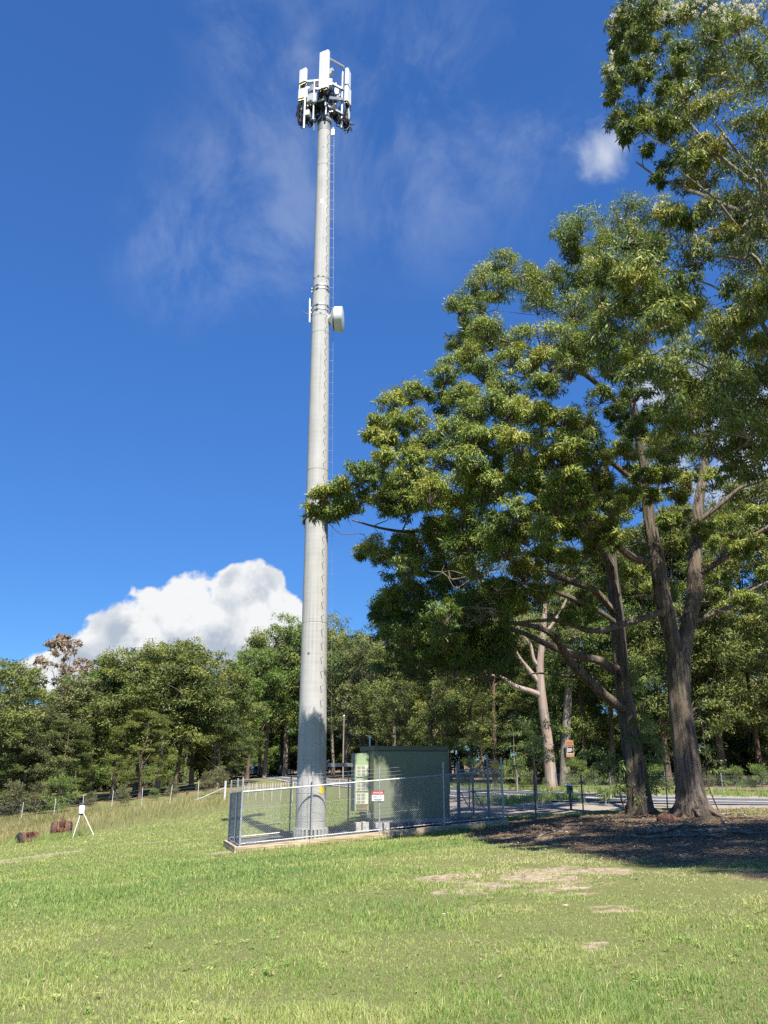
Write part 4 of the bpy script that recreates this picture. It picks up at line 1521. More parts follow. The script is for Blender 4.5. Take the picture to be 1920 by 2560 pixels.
ROWR = [(1030, 92, 1580, 'mid1'), (1075, 84, 1560, 'far3'), (1125, 80, 1540, 'mid1'), (1180, 74, 1520, 'mid2'), (1238, 70, 1500, 'mid1'), (1300, 71, 1490, 'mid2'), (1395, 70, 1450, 'mid1'), (1465, 64, 1420, 'mid2'),
        (1535, 62, 1370, 'mid1'), (1605, 63, 1330, 'mid2'), (1672, 60, 1300, 'mid1'), (1742, 58, 1262, 'mid2'), (1812, 60, 1240, 'mid1'), (1905, 62, 1225, 'mid2'), (1985, 57, 1180, 'mid1'), (2070, 58, 1170, 'mid2')]
for k, (u, Y, vt, kd) in enumerate(ROWR):
    put_tree(kd, u, Y, vt, f'{LOOK[kd]}, {ORDN[k]} from the left of the line across the road', 'trees across the road', width=.92)
deep = 'dark gum deep in the wood behind the front line of trees'
for k in range(46):
    u = rng.uniform(-120, 1600)
    base = np.interp(u, [-120, 100, 560, 800, 1000, 1250, 1600], [108, 112, 128, 158, 118, 86, 78])
    vt = np.interp(u, [-120, 28, 190, 300, 440, 570, 620, 712, 830, 940, 1200, 1500, 2000], [1690, 1770, 1720, 1650, 1630, 1690, 1650, 1575, 1585, 1610, 1560, 1470, 1330]) + rng.uniform(0, 45)
    put_tree(random.choice(['far1', 'far2', 'far3', 'far3', 'slim']), u, base + rng.uniform(0, 22), vt, deep, 'gums deep in the wood', width=1.1)
for k in range(9):
    u = rng.uniform(1600, 2080)
    put_tree(random.choice(['far2', 'slim', 'mid1']), u, rng.uniform(72, 92), rng.uniform(1390, 1500), deep, 'gums deep in the wood', width=.85)


under = 'low leafy tree filling the shade between the forest trunks'
for k in range(120):
    u = rng.uniform(-160, 2120)
    base = np.interp(u, [-160, 100, 560, 800, 1000, 1250, 1600, 2100], [92, 102, 122, 152, 110, 80, 70, 66])
    Y = base + rng.uniform(0, 26)
    if 570 < u < 790:
        Y = max(Y, 172 + rng.uniform(0, 15))
    elif u < 570:
        Y += 14
    put_tree(random.choice(['under', 'under2', 'under2']), u, Y, np.interp(u, [0, 800, 1250, 2000], [1850, 1830, 1800, 1760]) + rng.uniform(-60, 50), under, 'low trees among the forest trunks', width=1.25)


for k in range(14):
    u = 575 + k * 19 + rng.uniform(-6, 6)
    put_tree('under2' if k % 3 else 'under', u, rng.uniform(176, 190), rng.uniform(1800, 1850), under, 'low trees among the forest trunks', width=1.5)


# --- pale-barked gums across the road
def shaped_tree(label, b, trunk, limbs, barkm, cl, leafm, ln=.2, wd=.07, name='gum_tree', sub=9, per=26, tw=.012):
    sk = Skel()
    tr = sk.add_path(trunk[0], trunk[1], n=6)
    for pts, rr, fr in limbs:
        i = tr[int(fr * (len(tr) - 1))]
        sk.add_path([sk.p[i]] + list(pts), rr, parent=i, n=5)
    grow(sk, cl, r0=.016)
    root = thing(name, label, 'tree', b)
    mbt = MB()
    skel_mesh(sk, mbt, 14, 6, rough=.05)
    V, T = clump_leaves(cl, mbt, sub, per, ln, wd, tw=tw)
    mbt.v = [k - b for k in mbt.v]
    mbt.build('trunk', barkm, root, smooth=True)
    leaves_obj('crown', V - b.astype(np.float32), T, leafm, root)
    return root


def pale_gums():
    Y = 59.5
    b = onground(1378, Y)
    cl = [(*at(u + rng.normal(0, 12), v + rng.normal(0, 12), Y + rng.normal(0, 2.2)), rng.uniform(.7, 1.2), .55) for u in range(1200, 1480, 46) for v in range(1330, 1620, 52)]
    shaped_tree('smooth pink-barked gum with bare forking limbs, across the road left of the orange sign', b,
                ([b - np.array((0, 0, .3)), b + np.array((0, 0, .4)), at(1368, 1840, Y), at(1356, 1754, Y), at(1350, 1667, Y), at(1357, 1593, Y), at(1362, 1520, Y), at(1366, 1440, Y)], [.55, .44, .37, .34, .27, .23, .18, .08]),
                [([at(1326, 1728, Y - .3), at(1287, 1715, Y - .6), at(1252, 1693, Y - .8), at(1215, 1688, Y - 1), at(1170, 1700, Y - 1)], [.22, .20, .16, .12, .09, .04], .46),
                 ([at(1320, 1672, Y), at(1293, 1637, Y - .3), at(1280, 1600, Y - .4), at(1262, 1570, Y - .5)], [.18, .16, .14, .11, .05], .52),
                 ([at(1335, 1650, Y), at(1325, 1610, Y), at(1300, 1580, Y), at(1290, 1540, Y)], [.14, .13, .11, .08, .04], .58),
                 ([at(1395, 1540, Y), at(1420, 1490, Y), at(1440, 1440, Y)], [.14, .11, .08, .04], .72)], M['bark_pink'], cl, M['leaf_far'])
    Y = 62.0
    b = onground(1413, Y)
    cl = [(*at(u + rng.normal(0, 10), v + rng.normal(0, 10), Y + rng.normal(0, 2.2)), rng.uniform(.7, 1.1), .45) for u in range(1370, 1500, 40) for v in range(1340, 1620, 50)]
    shaped_tree('straight grey-barked gum carrying the orange roadside sign', b,
                ([b - np.array((0, 0, .3)), b + np.array((0, 0, .4)), at(1415, 1850, Y), at(1420, 1754, Y), at(1424, 1660, Y), at(1428, 1560, Y), at(1430, 1450, Y)], [.48, .42, .36, .31, .26, .18, .06]),
                [([at(1450, 1600, Y), at(1475, 1550, Y)], [.10, .08, .03], .7)], M['bark_grey'], cl, M['leaf_far'])


pale_gums()


def saplings():
    # drooping regrowth in front of the left big trunk
    b = gp(1545, 2032)
    Y = b[1] - 1.5
    b = np.array((b[0], Y, gz(b[0], Y)))
    pts = [(1480, 1880), (1510, 1890), (1540, 1900), (1500, 1920), (1530, 1940), (1560, 1920), (1590, 1900), (1610, 1930), (1570, 1960), (1540, 1975), (1600, 1960), (1630, 1900), (1645, 1940), (1620, 1975), (1585, 1840),
           (1610, 1850), (1640, 1870), (1600, 1800), (1630, 1820), (1590, 1990), (1655, 1965), (1520, 1990), (1610, 1760), (1625, 1700), (1600, 1720), (1580, 1700)]
    cl = [(*at(u, v, Y + rng.normal(0, .35)), rng.uniform(.28, .45), .42 + rng.normal(0, .12)) for u, v in pts]
    sk_tr = [b - np.array((0, 0, .1)), at(1550, 1985, Y), at(1565, 1930, Y), at(1590, 1870, Y), at(1605, 1800, Y), at(1615, 1720, Y)]
    shaped_tree('drooping long-leaved sapling against the base of the long-limbed gum', b, (sk_tr, [.035, .03, .026, .022, .016, .008]), [], M['bark_dark'], cl, M['leaf_sapling'], ln=.24, wd=.044, name='gum_sapling', sub=9, per=13, tw=.005)
    b = gp(1785, 2030)
    Y = b[1] - .6
    b = np.array((b[0], Y, gz(b[0], Y)))
    pts = [(1760, 1880), (1780, 1900), (1770, 1930), (1795, 1950), (1765, 1840), (1785, 1870), (1755, 1800), (1800, 1925), (1740, 1760)]
    cl = [(*at(u, v, Y + rng.normal(0, .3)), rng.uniform(.25, .4), .45) for u, v in pts]
    shaped_tree('small leafy sapling poking out right of the forked trunk', b, ([b - np.array((0, 0, .1)), at(1770, 1960, Y), at(1765, 1900, Y), at(1758, 1830, Y), at(1748, 1770, Y)], [.03, .025, .02, .014, .006]), [], M['bark_dark'], cl, M['leaf_sapling'], ln=.18, wd=.03, name='gum_sapling', sub=7, per=8, tw=.005)
    # skinny young trees between the compound and the road
    for (u, Y, vt, lab) in ((1338, 40, 1845, 'thin young tree with a bare pole-like stem right of the compound gate'), (1292, 55, 1880, 'thin pale stem of a young tree on the verge behind the gate')):
        b = onground(u, Y)
        pts = [(u + rng.normal(0, 22), vt + rng.uniform(-50, 70)) for k in range(14)]
        cl = [(*at(a, c, Y + rng.normal(0, .5)), rng.uniform(.35, .6), .5) for a, c in pts]
        shaped_tree(lab, b, ([b - np.array((0, 0, .1)), b + np.array((.03, 0, 1.2)), at(u - 6, vt + 30, Y), at(u - 8, vt - 40, Y)], [.06, .05, .035, .012]), [], M['bark_grey'], cl, M['leaf_bright'], ln=.16, wd=.04, name='young_tree', sub=8, per=14, tw=.006)


saplings()


# --- shrubs along the far fence and road verge
def kind_shrub(seed, h, r, n, cr, leafm, ln=.16, wd=.05):
    global rng
    keep = rng
    rng = np.random.default_rng(seed)
    sk = Skel()
    sk.add_path([(0, 0, -.1), (.03, 0, h * .2), (0, .05, h * .4)], [.05, .04, .03], n=3)
    for a in (0, 2.1, 4.2):
        sk.add_path([sk.p[3], (math.cos(a) * r * .3, math.sin(a) * r * .3, h * .45), (math.cos(a) * r * .5, math.sin(a) * r * .5, h * .7)], [.03, .022, .012], parent=3, n=3)
    cl = []
    for k in range(n):
        t = rng.uniform(0, 1)
        a = rng.uniform(0, 6.283)
        rr = r * math.sqrt(rng.uniform(0, 1)) * (1 - .55 * t)
        cl.append((math.cos(a) * rr, math.sin(a) * rr, h * (.15 + .8 * t), cr * rng.uniform(.6, 1.2), .5 + rng.normal(0, .12)))
    grow(sk, cl, r0=.008)
    root = thing('shrub', 'x', 'shrub')
    mbt = MB()
    skel_mesh(sk, mbt, 6, 4)
    V, T = clump_leaves(cl, mbt, 9, 17, ln, wd, droop=-.35, flat=.9, tw=.006)
    mbt.build('stem', M['bark_grey'], root)
    leaves_obj('foliage', V, T, leafm, root)
    root['h'] = h
    rng = keep
    return root


SH = [kind_shrub(201, 3.0, 1.5, 26, .55, M['leaf_shrub']), kind_shrub(202, 3.0, 1.2, 20, .5, M['leaf_shrub']), kind_shrub(203, 3.0, 1.8, 30, .6, M['leaf_bright'])]
SHL = ['olive tea-tree bush', 'thin feathery bush', 'bright green bush']
sh_used = set()


def put_shrub(k, u, Y, vtop, label, group):
    p = onground(u, Y)
    b = (1280.0 - vtop) / FPX
    H = max(.5, EYE + (SP + CP * b) / (CP - SP * b) * Y - p[2])
    s = H / 3.0
    if k not in sh_used:
        sh_used.add(k)
        o = SH[k]
        o.location = [float(c) for c in p]
        o.scale = (s, s, s)
        o.rotation_euler = (0, 0, rng.uniform(0, 6))
        o['label'] = label
        o['group'] = group
        return o
    return dup(SH[k], p, rng.uniform(0, 6.28), s, label, group)


SHRUBS = [(42, 80, 1925, 1), (100, 82, 1925, 1), (150, 81, 1915, 2), (232, 80, 1950, 1), (312, 79, 1935, 1), (388, 84, 1945, 2), (432, 80, 1925, 1), (515, 82, 1900, 1), (548, 84, 1890, 0), (470, 88, 1965, 1)]
for k, (u, Y, vt, kd) in enumerate(SHRUBS):
    vt += 28
    put_shrub(kd, u, Y, vt, f'{SHL[kd]}, {ORDN[k]} from the left along the far fence', 'bushes along the far fence')
SH2 = [(1290, 62, 1900, 2), (1330, 61, 1930, 0), (1365, 58.5, 1945, 1), (1440, 60, 1900, 2), (1480, 57, 1925, 2), (1530, 55, 1940, 0), (1640, 54, 1915, 2), (1770, 52, 1930, 0), (1840, 52, 1920, 2), (1905, 51, 1915, 2), (1000, 86, 1890, 0), (1180, 72, 1900, 2), (1240, 66, 1905, 0)]
for k, (u, Y, vt, kd) in enumerate(SH2):
    put_shrub(kd, u, Y, vt, f'{SHL[kd]} on the far road verge, {ORDN[k]} of its line', 'bushes on the far road verge')
for k in range(30):
    u = rng.uniform(-100, 2050)
    Y = np.interp(u, [-100, 560, 800, 1000, 1250, 1600, 2050], [100, 118, 150, 104, 74, 68, 64]) + rng.uniform(0, 10)
    if 570 < u < 790:
        continue
    put_shrub(random.choice([0, 2, 2]), u, Y, rng.uniform(1850, 1915), 'leafy bush in the shade among the forest trunks', 'bushes among the forest trunks')

# ------------------------------------------------------------------ concrete tower
PB = np.array((-2.60, 29.40))
PTOP = np.array((-2.86, 29.40))
PZ0, PZ1 = -1.02, 30.75


def pz(v):
    return at(800, v, 29.4)[2]


def pax(z):
    t = (z - PZ0) / (PZ1 - PZ0)
    p = PB * (1 - t) + PTOP * t
    return np.array((p[0], p[1], z))


def prad(z):
    return .545 - (.545 - .292) * (z - PZ0) / (PZ1 - PZ0)


def tower():
    root = thing('phone_tower', 'tall tapering pale concrete phone tower crowned with white panel antennas', 'tower', pax(PZ0))
    base = pax(PZ0)

    def fin(mb, name, mat, parent=root, smooth=False, bevel=0):
        off = base
        mb.v = [k - off for k in mb.v]
        return mb.build(name, mat, parent, smooth=smooth, bevel=bevel)
    # shaft in cast segments: hairline joints are real grooves
    joints = [pz(v) for v in (2053, 1983, 1938, 1889, 1560, 1180, 838, 797, 704, 420)]
    zs = sorted(set(list(np.linspace(PZ0, PZ1, 64)) + [z + d for z in joints for d in (-.016, -.010, .010, .016)]))
    path = [pax(z) for z in zs]
    rr = [prad(z) - (.008 if any(abs(z - j) < .0105 for j in joints) else 0) for z in zs]
    mb = MB().tube(path, rr, 56, True)
    fin(mb, 'shaft', M['concrete'], smooth=True)
    # notched base ring
    mb = MB()
    for k in range(26):
        a = k * 2 * math.pi / 26
        mb.box(pax(PZ0 + .16) + np.array((math.cos(a), math.sin(a), 0)) * .575, (.10, .085, .32), rotz(a))
    mb.lathe([(.56, 0), (.60, 0), (.60, .035), (.56, .035)], pax(PZ0 + .32), 40)
    fin(mb, 'base_ring', M['concrete'])
    mb = MB().lathe([(.555, 0), (.56, .30)], pax(PZ0 + .02), 40)  # dark sleeve stands in for the shade between the base blocks
    fin(mb, 'base_shade_sleeve', M['dark_steel'])
    # clamp bands, in pairs, with bolts
    for v in (722, 730, 770.5, 782):
        z = pz(v)
        r = prad(z)
        mb = MB().lathe([(r - .01, -.035), (r + .018, -.035), (r + .018, .035), (r - .01, .035)], pax(z), 44, cap=False)
        for k in range(5):
            a = k * 1.2566 - 1.9
            mb.box(pax(z) + np.array((math.cos(a), math.sin(a), 0)) * (r + .03), (.05, .09, .07), rotz(a))
        fin(mb, 'clamp_band', M['galv'])
    # dark threaded inserts
    for v, azs in ((701, (-2.55, -1.85, -1.25, -.55)), (793, (-1.5,)), (378, (-1.5,)), (1637, (-1.9,))):
        for a in azs:
            z = pz(v)
            r = prad(z)
            mb = MB().lathe([(.045, 0), (.045, .012), (.02, .016)], pax(z) + np.array((math.cos(a), math.sin(a), 0)) * (r - .004), 10, axis_rot((math.cos(a), math.sin(a), 0)))
            fin(mb, 'insert', M['dark_steel'])
    # climbing pegs
    z = pz(1900)
    az = -math.pi / 2 + .62
    while z < PZ1 - 1.0:
        r = prad(z)
        d = np.array((math.cos(az), math.sin(az), 0))
        p = pax(z) + d * (r - .02)
        mb = MB().tube([p, p + d * .17, p + d * .185 + np.array((0, 0, .03))], [.012, .012, .012], 6)
        fin(mb, 'climbing_peg', M['galv'])
        z += .52
    # safety cable standing off on brackets
    a2 = -.02
    d = np.array((math.cos(a2), math.sin(a2), 0))
    pts = []
    zz = np.linspace(pz(1880), PZ1 - .7, 50)
    for k_ in zz:
        pts.append(pax(k_) + d * (prad(k_) + .17))
    mb = MB().tube(pts, .0048, 5)
    z = pz(1850)
    n = 0
    while z < PZ1 - 1.0:
        r = prad(z)
        mb.bar(pax(z) + d * (r - .01), pax(z) + d * (r + .19), .006)
        z += .52
        n += 1
    fin(mb, 'safety_cable', M['galv_dull'])
    mb = MB().box(pax(PZ1 - .62) + d * (prad(PZ1) + .12), (.16, .10, .34))
    mb.box(pax(PZ1 - .42) + d * (prad(PZ1) + .14), (.05, .05, .2))
    fin(mb, 'cable_anchor', M['white_paint'], bevel=.01)
    # earth cables down the face
    for dx in (-.30, -.06):
        mb = MB()
        a3 = -math.pi / 2 + dx * 1.9
        d3 = np.array((math.cos(a3), math.sin(a3), 0))
        mb.tube([pax(k_) + d3 * (prad(k_) + .006) for k_ in np.linspace(PZ0 + .35, pz(1940), 8)], .009, 5)
        fin(mb, 'earth_cable', M['galv_dull'])
    # yellow plate and small white plate
    for v0, v1, a, wd, mt, nm in ((1965, 1983, -math.pi / 2 + .86, .22, M['sign_yellow'], 'warning_plate'), (509, 521, -math.pi / 2 - .02, .12, M['white_paint'], 'number_plate')):
        za, zb = pz(v0), pz(v1)
        mb = MB()
        vs = []
        for zq in (zb, za):
            for k in range(5):
                aa = a + (k - 2) / 4 * wd / prad(zq)
                for dr in (.002, .010):
                    vs.append(pax(zq) + np.array((math.cos(aa), math.sin(aa), 0)) * (prad(zq) + dr))
        fs = []
        for k in range(4):
            fs.append((2 * k + 1, 2 * k + 3, 2 * k + 13, 2 * k + 11))
            fs.append((2 * k, 2 * k + 10, 2 * k + 12, 2 * k + 2))
        fs += [(0, 1, 11, 10), (8, 18, 19, 9), (10, 11, 13, 12), (0, 2, 3, 1)]
        mb.add(vs, fs)
        fin(mb, nm, mt)
    # microwave dish on the right
    zd = pz(801)
    c = np.array((at(852, 801, 29.3)[0], 29.3, zd))
    rd = .54
    ax = np.array((.998, -.05, 0))
    Rm = axis_rot(ax)
    dish = fin(MB().lathe([(rd * .96, -.26), (rd, -.26), (rd, .06), (rd * .97, .06)], c, 40, Rm), 'dish_shroud', M['antenna'], smooth=True)
    mb = MB().lathe([(rd * 1.0, .062), (rd * .99, .085), (rd * .7, .115), (rd * .3, .13), (.01, .133)], c, 40, Rm)
    o = fin(mb, 'radome', M['antenna'], dish, smooth=True)
    mb = MB().lathe([(.12, -.56), (.16, -.52), (rd * .5, -.42), (rd * .95, -.33)], c, 32, Rm)
    fin(mb, 'reflector_back', M['antenna'], dish, smooth=True)
    mb = MB().tube([np.array((c[0] - .66, c[1] + .1, zd - .55)), np.array((c[0] - .66, c[1] + .1, zd + .45))], .055, 12)
    mb.bar((c[0] - .70, c[1] + .1, zd + .30), (c[0] - .45, c[1] + .03, zd + .1), .08)
    mb.bar(pax(zd - .4) + np.array((.2, 0, 0)), (c[0] - .6, c[1] + .1, zd - .4), .08)
    mb.bar(pax(zd + .35) + np.array((.2, 0, 0)), (c[0] - .6, c[1] + .1, zd + .35), .08)
    fin(mb, 'dish_bracket', M['galv'], dish)
    # whip antenna on the left
    p0, p1 = at(774, 806, 29.3), at(774.5, 746, 29.3)
    mb = MB().tube([p0, p0 + (p1 - p0) * .9, p1], [.035, .035, .015], 10)
    whip = fin(mb, 'whip_antenna', M['white_paint'], smooth=True)
    mb = MB()
    for v in (755, 790, 802):
        z = pz(v)
        mb.bar(pax(z) - np.array((prad(z) - .02, 0, 0)), np.array((p0[0], 29.3, z)), .06)
    q_ = at(774, 787, 29.3)
    mb.tube([q_, q_ + np.array((-.30, 0, .16))], .012, 6)
    mb.tube([q_, q_ + np.array((-.22, -.05, .03))], .012, 6)
    fin(mb, 'whip_bracket', M['dark_steel'], whip)

    # ---- headframe
    top = pax(PZ1)
    mb = MB().lathe([(.305, -.62), (.305, -.02)], top, 40)
    mb.lathe([(.33, -.06), (.345, -.05), (.345, .06), (.33, .07)], top + np.array((0, 0, .02)), 40)
    mb.lathe([(.23, .05), (.23, .62), (.10, .66), (.10, 2.5)], top, 28)
    fin(mb, 'collar', M['collar'], smooth=True)
    mb = MB().lathe([(.31, -.15), (.335, -.15), (.335, -.03), (.31, -.03)], top, 40)
    fin(mb, 'strap', M['rubber'])
    # three mounting positions: front, left, right
    PF = np.array((top[0] + .02, top[1] - .78))
    PLf = np.array((at(757, 230, 29.5)[0], top[1] + .12))
    PRt = np.array((at(858, 220, 30.0)[0], top[1] + .55))
    zt = lambda v, Y=29.4: at(800, v, Y)[2]
    pipes = MB()
    arms = MB()
    zl, zh = zt(262), zt(180)
    cen = np.array((top[0], top[1]))
    for Pm in (PF, PLf, PRt):
        for z in (zt(262), zt(200)):
            arms.bar((*cen, z), (*Pm, z), .085, .11)
    arms.bar((*PF, zt(176)), (*PRt, zt(178, 30.2)), .10, .10)
    arms.bar((*PF, zt(247, 28.7)), (*PRt, zt(250, 30)), .10, .12)
    arms.bar((*PF, zt(252, 28.7)), (*PLf, zt(256)), .07, .09)
    arms.bar((PLf[0] + .05, PLf[1], zt(214)), (cen[0] - .25, cen[1] + .2, zt(215)), .09, .10)
    arms.bar((*PLf, zt(262)), (*PRt, zt(262)), .07, .09)
    arms.bar((cen[0] + .1, cen[1] + .1, zt(200)), (cen[0] + .75, cen[1] + .4, zt(205)), .10)
    fin(arms, 'support_arm', M['galv'])
    for nm, (uu, va, vb, Y) in {'a': (761, 242, 322, 29.0), 'b': (747.5, 200, 305, 29.9), 'c': (784.5, 200, 299, 29.1), 'd': (855, 181, 320, 30.0), 'e': (871, 250, 312, 30.1), 'f': (838.5, 208, 304, 30.3), 'g': (815, 235, 287, 28.9), 'h': (752, 205, 262, 29.4)}.items():
        pa, pb_ = at(uu, va, Y), at(uu, vb, Y)
        pb_[0] = pa[0] = .5 * (pa[0] + pb_[0])
        fin(MB().tube([pb_, pa], .057 if nm in 'ad' else .045, 12), 'mount_pipe', M['galv'], smooth=True)
    fin(MB().tube([at(784.5, 300, 29.1), at(784.5, 328, 29.1)], .030, 8), 'lower_pipe', M['dark_steel'])

    def panel(u0, u1, v0, v1, Y, ang, depth, nm='panel_antenna', wd=None):
        """upright antenna panel with bevelled long edges, a raised spine and plugs at its foot"""
        pc0, pc1 = at((u0 + u1) / 2, v1, Y), at((u0 + u1) / 2, v0, Y)
        h = pc1[2] - pc0[2]
        w_ = wd or abs(at(u1, v1, Y)[0] - at(u0, v1, Y)[0])
        c_ = np.array((pc0[0], Y, .5 * (pc0[2] + pc1[2])))
        m_ = MB().box(c_, (w_, depth, h), rotz(ang), bev=min(.05, depth * .3))
        if w_ > .4 and h > 1.5:
            m_.box(c_ + rotz(ang) @ np.array((-.07 * w_, -depth / 2 - .008, 0)), (w_ * .16, .03, h * .985), rotz(ang))
        o_ = fin(m_, nm, M['antenna'], bevel=.012)
        pl = MB()
        for k in range(7):
            for j in range(2):
                q2 = c_ + rotz(ang) @ np.array(((k - 3) * w_ * .125, (j - .5) * depth * .5, 0))
                q2[2] = pc0[2]
                pl.lathe([(.018, -.09), (.018, .01)], q2, 7)
        fin(pl, 'connector', M['brass'], o_)
        pl = MB().box(np.array((c_[0], c_[1], pc0[2] - .012)), (w_ * .92, depth * .85, .02), rotz(ang))
        fin(pl, 'foot_plate', M['dark_steel'], o_)
        return c_, h, w_
    cF, hF, wF = panel(797, 821, 132, 225, 28.55, -.42, .22, wd=.52)
    cL1, _, _ = panel(747, 768, 176, 209, 29.15, -.50, .20, wd=.42)
    cL2, _, _ = panel(744.5, 769, 224, 248, 29.10, -.30, .18, wd=.48)
    panel(862, 876, 178, 218, 30.05, 1.25, .20, wd=.44)
    panel(861, 876, 222, 260, 30.0, 1.15, .22, wd=.46)
    # brackets tying panels to pipes
    mb = MB()
    for v in (150, 175, 200, 215):
        z = zt(v, 28.6)
        mb.bar((cF[0] + .05, cF[1] + .1, z), (PF[0] + .08, PF[1] + .12, z), .07)
    fin(mb, 'panel_bracket', M['galv'])
    fin(MB().tube([(PF[0] + .06, PF[1] + .14, zt(262, 28.7)), (PF[0] + .06, PF[1] + .14, zt(150, 28.7))], .05, 10), 'mount_pipe', M['galv'], smooth=True)
    # radio units and small filters
    for (u, v, Y, w_, h_, d_, mt) in ((775, 246, 29.0, .26, .42, .16, 'radio'), (788, 245, 29.2, .30, .46, .18, 'radio'), (779, 222, 29.5, .22, .36, .14, 'galv'), (828, 180, 29.6, .22, .34, .16, 'radio'), (825, 207, 29.4, .20, .40, .15, 'radio'),
                                      (842, 230, 30.1, .22, .40, .16, 'radio'), (840, 247, 30.0, .30, .30, .18, 'radio'), (850, 243, 30.2, .20, .3, .16, 'galv'), (793, 214, 29.7, .20, .5, .14, 'dark_steel'), (769, 284, 29.0, .22, .30, .18, 'radio'),
                                      (868, 290, 30.1, .24, .55, .16, 'radio'), (776, 287, 29.6, .12, .22, .10, 'white_paint'), (749, 265, 29.5, .18, .34, .14, 'radio'), (806, 262, 29.9, .55, .40, .40, 'dark_steel'), (830, 275, 30.0, .40, .5, .3, 'dark_steel'),
                                      (785, 270, 30.0, .45, .45, .3, 'dark_steel')):
        c_ = at(u, v, Y)
        mb = MB().box(c_, (w_, d_, h_), rotz(rng.uniform(-.6, .3)))
        for k in range(5):
            mb.box(c_ + np.array(((k - 2) * w_ * .2, d_ * .5, 0)), (.012, .05, h_ * .9))
        fin(mb, 'radio_unit', M[mt], bevel=.012)
    # cable looms
    def loom(src, dst, n, sag, spread=.10, r_=.021):
        m_ = MB()
        for k in range(n):
            a = np.array(src) + rng.normal(0, spread, 3) * np.array((1, .6, .2))
            b = np.array(dst) + rng.normal(0, spread, 3)
            mid = .5 * (a + b) + np.array((0, 0, -sag * rng.uniform(.6, 1.3))) + rng.normal(0, spread * .6, 3)
            m1 = a + np.array((0, 0, -.12)) + (mid - a) * .2
            m_.tube(smooth_path([a, m1, mid, b], 4), r_, 5, False)
        fin(m_, 'cable_loom', M['black_cable'])
    foot = np.array((cF[0], cF[1], cF[2] - hF / 2 - .05))
    loom(foot, (cen[0], cen[1] - .28, zt(285)), 26, .05, .13)
    loom(foot, at(808, 262, 29.3), 16, .1, .14)
    loom(at(757, 250, 29.2), at(753, 268, 29.3), 6, .5)
    loom(at(752, 268, 29.4), at(766, 275, 29.3), 16, .75, .12)
    loom(at(750, 285, 29.3), at(765, 300, 29.2), 16, .42, .12)
    loom(at(766, 292, 29.1), at(800, 285, 29.3), 10, .45, .10)
    loom(at(757, 212, 29.3), at(770, 240, 29.3), 6, .25, .05)
    loom(at(780, 300, 29.2), at(795, 295, 29.4), 6, .25, .06, .012)
    loom(at(774, 262, 29.4), at(800, 268, 29.6), 14, .25, .14)
    loom(at(868, 262, 30.0), at(863, 285, 30.0), 8, .2, .08)
    loom(at(862, 285, 30.0), at(870, 310, 30.0), 18, .40, .11)
    loom(at(864, 315, 30.0), at(873, 318, 30.0), 12, .30, .10, .013)
    loom(at(845, 268, 30.1), at(852, 310, 30.0), 14, .2, .12)
    loom(at(835, 285, 30.0), at(858, 300, 30.0), 10, .22, .12)
    loom(at(830, 235, 30.1), at(838, 300, 30.2), 12, .15, .12)
    loom(at(825, 215, 29.6), at(845, 250, 30.0), 8, .3, .10)
    loom(at(867, 220, 30.0), at(868, 240, 30.0), 6, .15, .06)
    loom(at(800, 262, 29.6), at(830, 272, 29.8), 16, .25, .18)
    loom(at(790, 262, 29.6), at(806, 285, 29.5), 14, .1, .16)


tower()


